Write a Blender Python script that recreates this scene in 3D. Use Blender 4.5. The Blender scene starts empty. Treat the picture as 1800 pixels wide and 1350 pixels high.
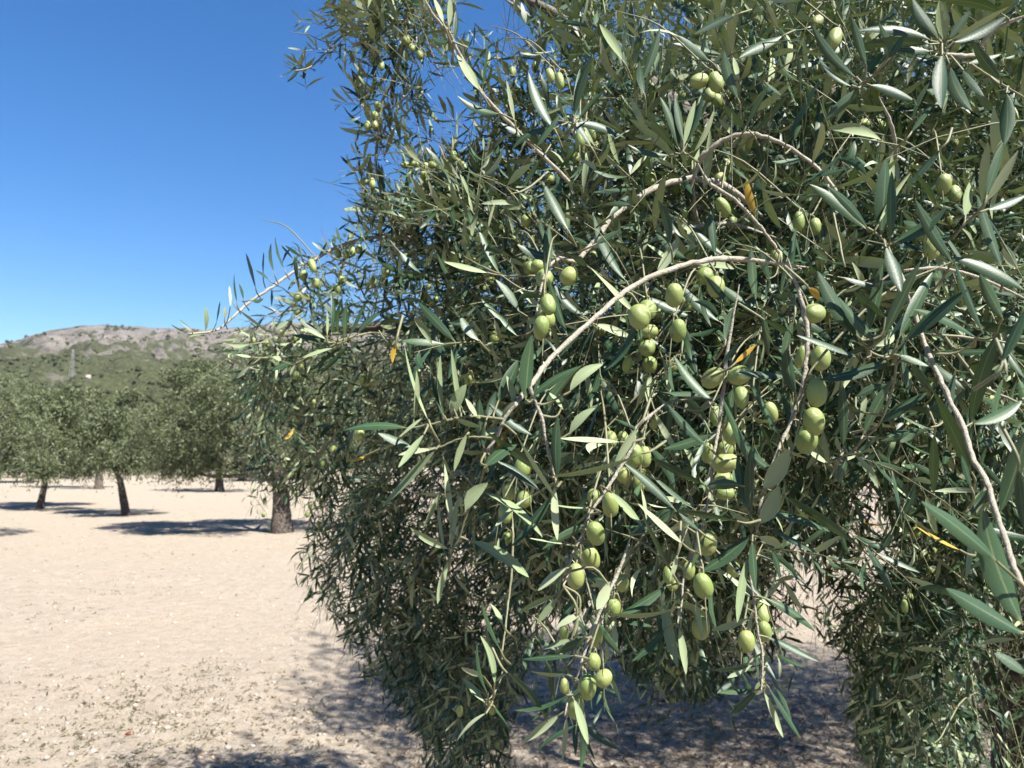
import bpy, math, random
import numpy as np
from mathutils import Vector, Matrix, noise
from bpy.types import Object

random.seed(7); rng = np.random.default_rng(11)
scene = bpy.context.scene
COL = scene.collection

# ------------------------------------------------------------------ camera
FPX = 1352.0                      # focal length in pixels of the 1800 px wide photograph
EYE = np.array([0.0, 0.0, 1.55])
PITCH = math.radians(5.3)
cam_d = bpy.data.cameras.new("camera"); cam = bpy.data.objects.new("camera", cam_d); COL.objects.link(cam)
cam.location = EYE; cam.rotation_euler = (math.pi / 2 + PITCH, 0, 0)
cam_d.sensor_width = 34.6; cam_d.lens = 34.6 * FPX / 1800.0
cam_d.clip_start = 0.02; cam_d.clip_end = 6000
cam_d.dof.use_dof = True; cam_d.dof.focus_distance = 0.76; cam_d.dof.aperture_fstop = 14.0
scene.camera = cam
FW = np.array([0, math.cos(PITCH), math.sin(PITCH)]); UP = np.array([0, -math.sin(PITCH), math.cos(PITCH)]); RT = np.array([1.0, 0, 0])

def P(px, py, d):
    """point of the world at pixel (px, py) of the photograph, d metres along the view axis"""
    return EYE + d * (FW + RT * ((px - 900) / FPX) + UP * ((675 - py) / FPX))

def proj(p):
    q = p - EYE
    z = q @ FW
    zz = np.maximum(z, 1e-4)
    return 900 + FPX * (q @ RT) / zz, 675 - FPX * (q @ UP) / zz, z

# ------------------------------------------------------------------ light
SUN_EL = math.radians(52); SUN_DIR = np.array([0.70, -0.66, 0.0]); SUN_DIR /= np.linalg.norm(SUN_DIR)
SUN_DIR = np.array([SUN_DIR[0] * math.cos(SUN_EL), SUN_DIR[1] * math.cos(SUN_EL), math.sin(SUN_EL)])
world = bpy.data.worlds.new("World"); scene.world = world; world.use_nodes = True
nt = world.node_tree; nt.nodes.clear()
wo = nt.nodes.new("ShaderNodeOutputWorld"); bg = nt.nodes.new("ShaderNodeBackground"); sky = nt.nodes.new("ShaderNodeTexSky")
sky.sky_type = 'NISHITA'; sky.sun_disc = False; sky.sun_elevation = SUN_EL
sky.sun_rotation = math.atan2(SUN_DIR[0], SUN_DIR[1])
sky.altitude = 300; sky.air_density = 1.0; sky.dust_density = 0.3; sky.ozone_density = 2.5
bg.inputs[1].default_value = 0.052
hs = nt.nodes.new("ShaderNodeHueSaturation"); hs.inputs['Hue'].default_value = 0.506; hs.inputs['Saturation'].default_value = 1.38
nt.links.new(sky.outputs[0], hs.inputs['Color']); nt.links.new(hs.outputs[0], bg.inputs[0]); nt.links.new(bg.outputs[0], wo.inputs[0])
sd = bpy.data.lights.new("sun", 'SUN'); sun = bpy.data.objects.new("sun", sd); COL.objects.link(sun)
sd.energy = 5.0; sd.angle = math.radians(0.53); sd.color = (1.0, 0.955, 0.88)
sun.rotation_euler = Vector(-SUN_DIR).to_track_quat('-Z', 'Y').to_euler(); sun.location = (3, -3, 8)
scene.view_settings.view_transform = 'Standard'; scene.view_settings.look = 'None'
scene.view_settings.exposure = 1.82; scene.view_settings.gamma = 1; scene.view_settings.use_curve_mapping = False
scene.render.engine = 'CYCLES'
scene.cycles.use_denoising = True
scene.cycles.max_bounces = 6; scene.cycles.diffuse_bounces = 2; scene.cycles.glossy_bounces = 2
scene.cycles.transmission_bounces = 5; scene.cycles.transparent_max_bounces = 4
scene.cycles.caustics_reflective = False; scene.cycles.caustics_refractive = False

# ------------------------------------------------------------------ helpers
def tag(o, label=None, cat=None, group=None, kind=None):
    if label: o['label'] = label
    if cat: o['category'] = cat
    if group: o['group'] = group
    if kind: o['kind'] = kind
    return o

def link(name, me, mat=None, parent=None, loc=None):
    o = bpy.data.objects.new(name, me); COL.objects.link(o)
    if mat is not None and me is not None:
        for m in (mat if isinstance(mat, (list, tuple)) else [mat]):
            me.materials.append(m)
    if parent is not None: o.parent = parent
    if loc is not None: o.location = loc
    return o

def mesh_np(name, V, F4=None, F3=None, uv=None, attrs=None, smooth=True, mat_idx=None):
    """mesh from numpy arrays: quads F4 and/or triangles F3, per-vertex uv and float attributes"""
    me = bpy.data.meshes.new(name)
    V = np.asarray(V, dtype=np.float32)
    parts = []; sizes = []
    if F4 is not None and len(F4): parts.append(np.asarray(F4, dtype=np.int32).ravel()); sizes.append(np.full(len(F4), 4, dtype=np.int32))
    if F3 is not None and len(F3): parts.append(np.asarray(F3, dtype=np.int32).ravel()); sizes.append(np.full(len(F3), 3, dtype=np.int32))
    loops = np.concatenate(parts); sz = np.concatenate(sizes)
    starts = np.concatenate([[0], np.cumsum(sz)[:-1]]).astype(np.int32)
    me.vertices.add(len(V)); me.vertices.foreach_set("co", V.ravel())
    me.loops.add(len(loops)); me.loops.foreach_set("vertex_index", loops)
    me.polygons.add(len(sz)); me.polygons.foreach_set("loop_start", starts)
    if smooth: me.polygons.foreach_set("use_smooth", np.ones(len(sz), dtype=bool))
    if mat_idx is not None: me.polygons.foreach_set("material_index", np.asarray(mat_idx, dtype=np.int32))
    if uv is not None:
        l = me.uv_layers.new(name="UVMap"); l.data.foreach_set("uv", np.asarray(uv, dtype=np.float32)[loops].ravel())
    for k, a in (attrs or {}).items():
        at = me.attributes.new(k, 'FLOAT', 'POINT'); at.data.foreach_set("value", np.asarray(a, dtype=np.float32))
    me.update(); me.validate()
    return me

def unit(a):
    return a / np.maximum(np.linalg.norm(a, axis=-1, keepdims=True), 1e-9)

def smooth_line(pts, rad, sub=5):
    pts = np.asarray(pts, float); rad = np.asarray(rad, float); n = len(pts)
    Q = np.vstack([2 * pts[0] - pts[1], pts, 2 * pts[-1] - pts[-2]])
    out = []; ro = []
    for i in range(n - 1):
        p0, p1, p2, p3 = Q[i], Q[i + 1], Q[i + 2], Q[i + 3]
        for k in range(sub):
            t = k / sub
            out.append(0.5 * ((2 * p1) + (-p0 + p2) * t + (2 * p0 - 5 * p1 + 4 * p2 - p3) * t * t + (-p0 + 3 * p1 - 3 * p2 + p3) * t ** 3))
            ro.append(rad[i] * (1 - t) + rad[i + 1] * t)
    out.append(pts[-1]); ro.append(rad[-1])
    return np.array(out), np.array(ro)

class Acc:
    def __init__(s): s.V = []; s.F4 = []; s.F3 = []; s.n = 0
    def tube(s, pts, rad, sides=6, rough=0.0, cap=True):
        pts = np.asarray(pts); n = len(pts)
        T = unit(np.gradient(pts, axis=0))
        ref = np.array([0.31, 0.17, 0.93]) if abs(T[0][2]) < 0.8 else np.array([0.9, 0.3, 0.1])
        A = unit(np.cross(T, ref)); B = np.cross(T, A)
        ang = np.arange(sides) * 2 * math.pi / sides
        R = np.asarray(rad)[:, None] * np.ones(sides)[None, :]
        if rough: R = R * (1 + rough * (rng.random(R.shape) - 0.5))
        ring = pts[:, None, :] + R[..., None] * (np.cos(ang)[None, :, None] * A[:, None, :] + np.sin(ang)[None, :, None] * B[:, None, :])
        idx = s.n + np.arange(n * sides).reshape(n, sides)
        a = idx[:-1]; b = idx[1:]
        f = np.stack([a, np.roll(a, -1, 1), np.roll(b, -1, 1), b], -1).reshape(-1, 4)
        s.V.append(ring.reshape(-1, 3)); s.F4.append(f); s.n += n * sides
        if cap:
            s.V.append(pts[-1:] + T[-1:] * rad[-1] * 0.6)
            l = idx[-1]; s.F3.append(np.stack([l, np.roll(l, -1), np.full(sides, s.n)], -1)); s.n += 1
    def add(s, V, F4=None, F3=None):
        s.V.append(V)
        if F4 is not None: s.F4.append(F4 + s.n)
        if F3 is not None: s.F3.append(F3 + s.n)
        s.n += len(V)
    def mesh(s, name, smooth=True, origin=None):
        V = np.vstack(s.V)
        if origin is not None: V = V - origin
        return mesh_np(name, V, np.vstack(s.F4) if s.F4 else None, np.vstack(s.F3) if s.F3 else None, smooth=smooth)

def mat_new(name):
    m = bpy.data.materials.new(name); m.use_nodes = True; t = m.node_tree; t.nodes.clear()
    o = t.nodes.new("ShaderNodeOutputMaterial")
    return m, t, o
def N(t, typ, **kw):
    n = t.nodes.new(typ)
    for k, v in kw.items(): setattr(n, k, v)
    return n
def setin(n, **kw):
    for k, v in kw.items(): n.inputs[k.replace('_', ' ')].default_value = v
    return n
def mixc(t, fac, a, b, mode='MIX'):
    n = N(t, "ShaderNodeMix", data_type='RGBA', blend_type=mode)
    for i, v in ((0, fac), (6, a), (7, b)):
        if hasattr(v, 'is_linked') or hasattr(v, 'links'): t.links.new(v, n.inputs[i])
        else: n.inputs[i].default_value = v if i == 0 else (*v, 1) if len(v) == 3 else v
    return n.outputs[2]
def ramp(t, fac, stops, interp='LINEAR'):
    n = N(t, "ShaderNodeValToRGB"); n.color_ramp.interpolation = interp
    e = n.color_ramp.elements
    while len(e) < len(stops): e.new(0.5)
    for el, (p, c) in zip(e, stops): el.position = p; el.color = (*c, 1) if len(c) == 3 else c
    t.links.new(fac, n.inputs[0]); return n.outputs[0]
def noise_t(t, scale, detail=4, rough=0.6, vec=None, dist=0.0):
    n = N(t, "ShaderNodeTexNoise"); n.inputs['Scale'].default_value = scale; n.inputs['Detail'].default_value = detail
    n.inputs['Roughness'].default_value = rough; n.inputs['Distortion'].default_value = dist
    if vec is not None: t.links.new(vec, n.inputs['Vector'])
    return n.outputs['Fac']
def bump(t, h, dist, strength=1.0):
    b = N(t, "ShaderNodeBump"); b.inputs['Strength'].default_value = strength; b.inputs['Distance'].default_value = dist
    t.links.new(h, b.inputs['Height']); return b.outputs[0]
def math_n(t, op, a, b=None, clamp=False):
    n = N(t, "ShaderNodeMath", operation=op); n.use_clamp = clamp
    for i, v in ((0, a), (1, b)):
        if v is None: continue
        if isinstance(v, (int, float)): n.inputs[i].default_value = v
        else: t.links.new(v, n.inputs[i])
    return n.outputs[0]

# ------------------------------------------------------------------ materials
def leaf_material(name, top_a, top_b, under_a, under_b, rough_top=0.42, trans=0.12, veins=True):
    m, t, o = mat_new(name)
    g = N(t, "ShaderNodeNewGeometry"); tone = N(t, "ShaderNodeAttribute", attribute_name="tone").outputs['Fac']
    top = mixc(t, tone, top_a, top_b); und = mixc(t, tone, under_a, under_b)
    if veins:
        uv = N(t, "ShaderNodeUVMap"); sp = N(t, "ShaderNodeSeparateXYZ"); t.links.new(uv.outputs[0], sp.inputs[0])
        au = math_n(t, 'ABSOLUTE', math_n(t, 'SUBTRACT', sp.outputs[0], 0.5))
        rib = math_n(t, 'SUBTRACT', 1.0, math_n(t, 'MULTIPLY', au, 16.0), clamp=True)
        top = mixc(t, math_n(t, 'MULTIPLY', rib, 0.55), top, (0.26, 0.32, 0.16))
        und = mixc(t, math_n(t, 'MULTIPLY', rib, 0.6), und, (0.50, 0.50, 0.32))
        pet = math_n(t, 'SUBTRACT', 1.0, math_n(t, 'MULTIPLY', sp.outputs[1], 9.0), clamp=True)
        top = mixc(t, pet, top, (0.36, 0.36, 0.17)); und = mixc(t, pet, und, (0.42, 0.40, 0.22))
        obj = N(t, "ShaderNodeTexCoord").outputs['Object']
        sc = noise_t(t, 900, 2, 0.7, obj)
        spk = ramp(t, sc, [(0.60, (0, 0, 0)), (0.72, (1, 1, 1))])
        top = mixc(t, math_n(t, 'MULTIPLY', spk, 0.15), top, (0.30, 0.36, 0.26))
        blotch = noise_t(t, 60, 3, 0.6, obj)
        top = mixc(t, math_n(t, 'MULTIPLY', ramp(t, blotch, [(0.45, (0, 0, 0)), (0.75, (1, 1, 1))]), 0.18), top, (0.12, 0.17, 0.07))
    col = mixc(t, g.outputs['Backfacing'], top, und)
    p = N(t, "ShaderNodeBsdfPrincipled"); t.links.new(col, p.inputs['Base Color'])
    rg = N(t, "ShaderNodeMix", data_type='FLOAT'); t.links.new(g.outputs['Backfacing'], rg.inputs[0]); rg.inputs[2].default_value = rough_top; rg.inputs[3].default_value = 0.75
    t.links.new(rg.outputs[0], p.inputs['Roughness'])
    sp2 = N(t, "ShaderNodeMix", data_type='FLOAT'); t.links.new(g.outputs['Backfacing'], sp2.inputs[0]); sp2.inputs[2].default_value = 0.36; sp2.inputs[3].default_value = 0.1
    t.links.new(sp2.outputs[0], p.inputs['Specular IOR Level'])
    if veins:
        t.links.new(bump(t, sc, 0.0004, 0.35), p.inputs['Normal'])
    tr = N(t, "ShaderNodeBsdfTranslucent"); tr.inputs[0].default_value = (0.22, 0.36, 0.06, 1)
    mx = N(t, "ShaderNodeMixShader"); mx.inputs[0].default_value = trans
    t.links.new(p.outputs[0], mx.inputs[1]); t.links.new(tr.outputs[0], mx.inputs[2]); t.links.new(mx.outputs[0], o.inputs[0])
    return m

M_LEAF = leaf_material("olive_leaf", (0.020, 0.062, 0.028), (0.056, 0.118, 0.048), (0.31, 0.40, 0.21), (0.54, 0.61, 0.38), rough_top=0.46, trans=0.055)
M_LEAF_FAR = leaf_material("olive_leaf_distant", (0.095, 0.125, 0.055), (0.175, 0.205, 0.095), (0.22, 0.25, 0.15), (0.33, 0.36, 0.22), rough_top=0.55, veins=False)
M_LEAF_YEL = leaf_material("olive_leaf_yellowed", (0.62, 0.36, 0.03), (0.70, 0.45, 0.05), (0.60, 0.40, 0.10), (0.6, 0.4, 0.12))
M_LEAF_DRY = leaf_material("fallen_leaf_brown", (0.14, 0.085, 0.05), (0.26, 0.18, 0.11), (0.22, 0.17, 0.12), (0.32, 0.26, 0.19), rough_top=0.7, trans=0.03, veins=False)

def bark_material(name, c1, c2, scale, bd, bs=0.8, rough=0.85):
    m, t, o = mat_new(name)
    co = N(t, "ShaderNodeTexCoord").outputs['Object']
    n1 = noise_t(t, scale, 6, 0.65, co); n2 = noise_t(t, scale * 4, 4, 0.7, co)
    h = math_n(t, 'ADD', n1, math_n(t, 'MULTIPLY', n2, 0.5))
    col = ramp(t, h, [(0.45, c1), (0.95, c2)])
    p = N(t, "ShaderNodeBsdfPrincipled"); t.links.new(col, p.inputs['Base Color']); p.inputs['Roughness'].default_value = rough
    t.links.new(bump(t, h, bd, bs), p.inputs['Normal']); t.links.new(p.outputs[0], o.inputs[0]); return m
M_TWIG = bark_material("twig_bark", (0.34, 0.30, 0.22), (0.60, 0.55, 0.44), 90, 0.003, 0.9)
M_SHOOT = bark_material("young_shoot", (0.13, 0.14, 0.06), (0.29, 0.28, 0.14), 120, 0.0005, 0.4, 0.6)
M_LIMB = bark_material("limb_bark", (0.06, 0.05, 0.042), (0.26, 0.22, 0.18), 26, 0.006, 0.9)

def trunk_material():
    m, t, o = mat_new("trunk_bark")
    tc = N(t, "ShaderNodeTexCoord"); mp = N(t, "ShaderNodeMapping"); mp.inputs['Scale'].default_value = (1, 1, 0.28)
    t.links.new(tc.outputs['Object'], mp.inputs[0])
    v = N(t, "ShaderNodeTexVoronoi"); v.feature = 'DISTANCE_TO_EDGE'; v.inputs['Scale'].default_value = 34
    dv = N(t, "ShaderNodeMix", data_type='VECTOR'); 
    nn = N(t, "ShaderNodeTexNoise"); nn.inputs['Scale'].default_value = 9; t.links.new(mp.outputs[0], nn.inputs['Vector'])
    dv.inputs[0].default_value = 0.12; t.links.new(mp.outputs[0], dv.inputs[4]); t.links.new(nn.outputs['Color'], dv.inputs[5])
    t.links.new(dv.outputs[1], v.inputs['Vector'])
    n2 = noise_t(t, 60, 6, 0.7, tc.outputs['Object'])
    h = math_n(t, 'ADD', math_n(t, 'MULTIPLY', v.outputs['Distance'], 1.6), math_n(t, 'MULTIPLY', n2, 0.35))
    col = ramp(t, h, [(0.12, (0.035, 0.026, 0.02)), (0.42, (0.17, 0.13, 0.10)), (0.8, (0.36, 0.31, 0.26))])
    p = N(t, "ShaderNodeBsdfPrincipled"); t.links.new(col, p.inputs['Base Color']); p.inputs['Roughness'].default_value = 0.9
    t.links.new(bump(t, h, 0.03, 1.0), p.inputs['Normal']); t.links.new(p.outputs[0], o.inputs[0]); return m
M_TRUNK = trunk_material()

def olive_material():
    m, t, o = mat_new("green_olive_skin")
    tc = N(t, "ShaderNodeTexCoord"); rnd = N(t, "ShaderNodeObjectInfo").outputs['Random']
    base = mixc(t, rnd, (0.26, 0.37, 0.065), (0.42, 0.48, 0.12))
    spk = ramp(t, noise_t(t, 38, 3, 0.75, tc.outputs['Object']), [(0.48, (0, 0, 0)), (0.66, (1, 1, 1))])
    col = mixc(t, math_n(t, 'MULTIPLY', spk, 0.36), base, (0.56, 0.62, 0.34))
    blo = ramp(t, noise_t(t, 2.6, 2, 0.5, tc.outputs['Object']), [(0.4, (0, 0, 0)), (0.7, (1, 1, 1))])
    col = mixc(t, math_n(t, 'MULTIPLY', blo, 0.35), col, (0.40, 0.50, 0.26))
    p = N(t, "ShaderNodeBsdfPrincipled"); t.links.new(col, p.inputs['Base Color']); p.inputs['Roughness'].default_value = 0.4
    p.inputs['Subsurface Weight'].default_value = 0.12; p.inputs['Subsurface Radius'].default_value = (0.4, 0.6, 0.15); p.inputs['Subsurface Scale'].default_value = 0.01
    t.links.new(bump(t, noise_t(t, 30, 3, 0.7, tc.outputs['Object']), 0.02, 0.25), p.inputs['Normal'])
    t.links.new(p.outputs[0], o.inputs[0]); return m
M_OLIVE = olive_material()

# ------------------------------------------------------------------ ground and hills: one polar height field
def lerp_tab(tab, x):
    return np.interp(x, [a for a, b in tab], [b for a, b in tab])

def vnoise(X, Y, seed=0, octaves=4, gain=0.5):
    """value noise on numpy arrays"""
    r = np.random.default_rng(seed); tab = r.random((256, 256))
    out = np.zeros_like(X); amp = 1.0; tot = 0
    for k in range(octaves):
        x = X * 2 ** k + 17.3 * k; y = Y * 2 ** k + 5.1 * k
        xi = np.floor(x).astype(int); yi = np.floor(y).astype(int); fx = x - xi; fy = y - yi
        fx = fx * fx * (3 - 2 * fx); fy = fy * fy * (3 - 2 * fy)
        a = tab[xi % 256, yi % 256]; b = tab[(xi + 1) % 256, yi % 256]; c = tab[xi % 256, (yi + 1) % 256]; d = tab[(xi + 1) % 256, (yi + 1) % 256]
        out += amp * (a * (1 - fx) * (1 - fy) + b * fx * (1 - fy) + c * (1 - fx) * fy + d * fx * fy); tot += amp; amp *= gain
    return out / tot

RIDGE = [(-1800, 640), (-600, 640), (-200, 622), (0, 601), (50, 589), (80, 580), (130, 571), (165, 569), (210, 573), (300, 577), (380, 580),
         (440, 571), (500, 566), (620, 570), (800, 590), (1100, 620), (1600, 650), (2600, 690), (5000, 720)]
def height(X, Y):
    r = np.hypot(X, Y); az = np.arctan2(X, Y)
    micro = (vnoise(X * 1.7, Y * 1.7, 1, 5, 0.6) - 0.5) * 0.05 + (vnoise(X * 0.22, Y * 0.22, 2, 3) - 0.5) * 0.10
    micro = micro * np.clip(1.2 - r / 60, 0.3, 1)
    pxs = 900 + FPX * np.tan(np.clip(az, -1.2, 1.2))
    ry = lerp_tab(RIDGE, pxs); ry = np.where(np.abs(az) > 1.2, 690, ry)
    crest = (800 - ry) / FPX * np.cos(np.clip(az, -1.2, 1.2))                                  # tangent of the ridge's elevation
    g = lerp_tab([(0, 0), (75, 0), (250, 0.10), (500, 0.30), (800, 0.50), (1150, 0.80), (1500, 1.0), (1700, 0.99), (2600, 0.55), (4000, 0.3)], r)
    hill = crest * np.minimum(r, 1500) * g
    w = np.clip((r - 120) / 500, 0, 1)
    rg = 1 - np.abs(2 * vnoise(X / 130, Y / 130, 5, 5, 0.55) - 1)
    w2 = w * np.clip((1500 - r) / 350, 0.12, 1)
    hill = hill + w2 * (rg - 0.62) * 90 + w * (vnoise(X / 30, Y / 30, 6, 3) - 0.5) * 7
    return micro * np.clip(1 - r / 300, 0, 1) + hill

def polar(rs, th):
    R, T = np.meshgrid(rs, th, indexing='ij'); X = R * np.sin(T); Y = R * np.cos(T)
    V = np.stack([X, Y, height(X, Y)], -1).reshape(-1, 3)
    n, m = R.shape; idx = np.arange(n * m).reshape(n, m)
    a = idx[:-1]; b = idx[1:]
    f = np.stack([a, b, np.roll(b, -1, 1), np.roll(a, -1, 1)], -1).reshape(-1, 4)[:, ::-1]
    return V, f, idx
th = np.concatenate([np.radians(np.arange(-38, 38, 0.21)), np.radians(np.arange(38, 322, 4.0))])
rs = np.concatenate([[0.3, 0.9, 1.6], np.geomspace(2.2, 90, 270)])
V, F, idx = polar(rs, th)
V = np.vstack([V, [[0, 0, float(height(np.array([0.0]), np.array([0.0]))[0])]]])
c = idx[0]; F3 = np.stack([c, np.full(len(c), len(V) - 1), np.roll(c, -1)], -1)[:, ::-1]
m_g, t, o = mat_new("dry_tilled_soil")
gp = N(t, "ShaderNodeNewGeometry").outputs['Position']
n1 = noise_t(t, 0.5, 5, 0.6, gp); n2 = noise_t(t, 9, 6, 0.7, gp); n3 = noise_t(t, 70, 4, 0.7, gp); n4 = noise_t(t, 3.0, 3, 0.6, gp)
col = ramp(t, n2, [(0.25, (0.42, 0.35, 0.26)), (0.5, (0.555, 0.475, 0.375)), (0.8, (0.68, 0.60, 0.50))])
col = mixc(t, math_n(t, 'MULTIPLY', ramp(t, n1, [(0.4, (0, 0, 0)), (0.7, (1, 1, 1))]), 0.35), col, (0.60, 0.48, 0.37))
crk = ramp(t, n3, [(0.34, (1, 1, 1)), (0.46, (0, 0, 0))])
col = mixc(t, math_n(t, 'MULTIPLY', crk, 0.75), col, (0.22, 0.165, 0.11))
vo = N(t, "ShaderNodeTexVoronoi"); vo.inputs['Scale'].default_value = 26; t.links.new(gp, vo.inputs['Vector'])
peb = ramp(t, vo.outputs['Distance'], [(0.14, (1, 1, 1)), (0.22, (0, 0, 0))])
sel = ramp(t, noise_t(t, 11, 2, 0.5, gp), [(0.5, (0, 0, 0)), (0.62, (1, 1, 1))])
col = mixc(t, math_n(t, 'MULTIPLY', math_n(t, 'MULTIPLY', peb, sel), 0.7), col, (0.68, 0.62, 0.54))
dirt = ramp(t, math_n(t, 'ADD', math_n(t, 'MULTIPLY', noise_t(t, 24, 5, 0.75, gp), 0.8), math_n(t, 'MULTIPLY', n4, 0.25)), [(0.585, (0, 0, 0)), (0.67, (1, 1, 1))])
col = mixc(t, math_n(t, 'MULTIPLY', dirt, 0.42), col, (0.24, 0.21, 0.13))
p = N(t, "ShaderNodeBsdfPrincipled"); t.links.new(col, p.inputs['Base Color']); p.inputs['Roughness'].default_value = 0.95; p.inputs['Specular IOR Level'].default_value = 0.15
h = math_n(t, 'ADD', math_n(t, 'MULTIPLY', n2, 1.0), math_n(t, 'ADD', math_n(t, 'MULTIPLY', n3, 0.55), math_n(t, 'MULTIPLY', peb, 0.18)))
t.links.new(bump(t, h, 0.035, 0.9), p.inputs['Normal']); t.links.new(p.outputs[0], o.inputs[0])
tag(link("ground", mesh_np("ground", V, F, F3), m_g), kind='structure')

rs2 = np.concatenate([np.geomspace(90, 1500, 180), np.linspace(1512, 1800, 20), np.geomspace(1850, 4000, 14)])
V, F, idx = polar(rs2, th)
m_h, t, o = mat_new("limestone_hillside")
gp = N(t, "ShaderNodeNewGeometry"); pos = gp.outputs['Position']
sp = N(t, "ShaderNodeSeparateXYZ"); t.links.new(pos, sp.inputs[0])
big = noise_t(t, 0.009, 5, 0.62, pos, 0.6); fine = noise_t(t, 0.055, 6, 0.72, pos); vf = noise_t(t, 0.25, 4, 0.7, pos)
rock = ramp(t, fine, [(0.3, (0.13, 0.115, 0.10)), (0.52, (0.31, 0.275, 0.245)), (0.75, (0.47, 0.43, 0.395))])
scrub = ramp(t, vf, [(0.3, (0.05, 0.06, 0.03)), (0.7, (0.15, 0.16, 0.08))])
alt = N(t, "ShaderNodeMapRange"); alt.inputs[1].default_value = 75; alt.inputs[2].default_value = 165; alt.inputs[3].default_value = 0.40; alt.inputs[4].default_value = 0.0
t.links.new(sp.outputs[2], alt.inputs[0])
mask = math_n(t, 'ADD', math_n(t, 'ADD', math_n(t, 'MULTIPLY', big, 1.7), math_n(t, 'MULTIPLY', fine, 0.9)), math_n(t, 'SUBTRACT', alt.outputs[0], 0.80))
mk = ramp(t, mask, [(0.64, (0, 0, 0)), (0.73, (1, 1, 1))])
col = mixc(t, mk, rock, scrub)
p = N(t, "ShaderNodeBsdfPrincipled"); t.links.new(col, p.inputs['Base Color']); p.inputs['Roughness'].default_value = 1.0; p.inputs['Specular IOR Level'].default_value = 0.05
t.links.new(bump(t, math_n(t, 'ADD', fine, math_n(t, 'MULTIPLY', vf, 0.4)), 9.0, 0.9), p.inputs['Normal'])
t.links.new(p.outputs[0], o.inputs[0])
tag(link("hills", mesh_np("hills", V, F), m_h), kind='structure')

def hgt(x, y): return float(height(np.array([float(x)]), np.array([float(y)]))[0])

# unit shapes used many times
def ico(sub, seed, amp=0.25, sq=(1, 1, 1)):
    import bmesh
    bm = bmesh.new(); bmesh.ops.create_icosphere(bm, subdivisions=sub, radius=1)
    r = random.Random(seed); ofs = Vector((r.random() * 9, r.random() * 9, r.random() * 9))
    for v in bm.verts:
        v.co *= 1 + amp * 2 * (noise.noise(v.co * 1.4 + ofs)) + amp * (r.random() - 0.5)
        v.co.x *= sq[0]; v.co.y *= sq[1]; v.co.z *= sq[2]
    Vv = np.array([v.co[:] for v in bm.verts]); Ff = np.array([[v.index for v in f.verts] for f in bm.faces]); bm.free()
    return Vv, Ff

def scatter(name, shapes, pos, scl, mat, label, cat, smooth=False, rot=None):
    Vs = []; Fs = []; n = 0; a = rng.random(len(pos)) * 6.283; ks = rng.integers(0, len(shapes), len(pos)); tone = []
    for k, (sv, sf) in enumerate(shapes):
        I = np.where(ks == k)[0]
        if not len(I): continue
        ca, sa = np.cos(a[I])[:, None], np.sin(a[I])[:, None]
        x = sv[None, :, 0] * ca - sv[None, :, 1] * sa; y = sv[None, :, 0] * sa + sv[None, :, 1] * ca; z = np.repeat(sv[None, :, 2], len(I), 0)
        W = np.stack([x, y, z], -1) * scl[I][:, None, :] + pos[I][:, None, :]
        Vs.append(W.reshape(-1, 3)); Fs.append((sf[None] + (np.arange(len(I)) * len(sv))[:, None, None]).reshape(-1, 3) + n); n += W.shape[0] * W.shape[1]
        tone.append(np.repeat(rng.random(len(I)), len(sv)))
    me = mesh_np(name, np.vstack(Vs), None, np.vstack(Fs), attrs={"tone": np.concatenate(tone)}, smooth=smooth)
    return tag(link(name, me, mat), label, cat, kind='stuff')

# far woods and scrub as real crowns standing on the slopes
m_w, t, o = mat_new("pine_wood_crowns")
tone = N(t, "ShaderNodeAttribute", attribute_name="tone").outputs['Fac']; pos = N(t, "ShaderNodeNewGeometry").outputs['Position']
col = mixc(t, tone, (0.075, 0.090, 0.035), (0.17, 0.18, 0.075)); col = mixc(t, math_n(t, 'MULTIPLY', noise_t(t, 0.9, 4, 0.7, pos), 0.6), col, (0.05, 0.065, 0.03))
p = N(t, "ShaderNodeBsdfPrincipled"); t.links.new(col, p.inputs['Base Color']); p.inputs['Roughness'].default_value = 0.9; p.inputs['Specular IOR Level'].default_value = 0.1
t.links.new(bump(t, noise_t(t, 1.2, 4, 0.7, pos), 1.2, 1.0), p.inputs['Normal']); t.links.new(p.outputs[0], o.inputs[0])
bl = [ico(1, s, 0.45, (1, 1, 0.85)) for s in range(5)]
def wood(n, r0, r1, prob, smin, smax, name, label, cat):
    r = r0 + (r1 - r0) * rng.random(n) ** 0.75; az = np.radians(-40 + 52 * rng.random(n))
    X = r * np.sin(az); Y = r * np.cos(az); keep = rng.random(n) < prob(X, Y, r)
    X, Y = X[keep], Y[keep]; H = height(X, Y); s = smin + (smax - smin) * rng.random(len(X)) ** 1.6
    scatter(name, bl, np.stack([X, Y, H + s * 0.45], -1), np.stack([s, s, s * (0.7 + 0.5 * rng.random(len(X)))], -1), m_w, label, cat, smooth=True)
wood(12000, 320, 1150, lambda X, Y, r: np.clip((vnoise(X / 60, Y / 60, 9, 3) - 0.30 - np.clip(r - 560, 0, 900) / 900) * 5, 0, 1), 1.0, 2.9, "pine_wood", "dark green pine wood covering the foot of the hill", "wood")
wood(11000, 640, 1500, lambda X, Y, r: np.clip((vnoise(X / 70, Y / 70, 12, 4) - 0.44 - (r - 640) / 9000) * 5 + np.exp(-((r - 1450) / 60) ** 2) * (900 + FPX * X / Y < 235) * (900 + FPX * X / Y > 40) * .7, 0.04, 0.95), 1.0, 3.4, "scrub", "dark scrub dotted over the pale rocky hillside", "scrub")

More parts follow.
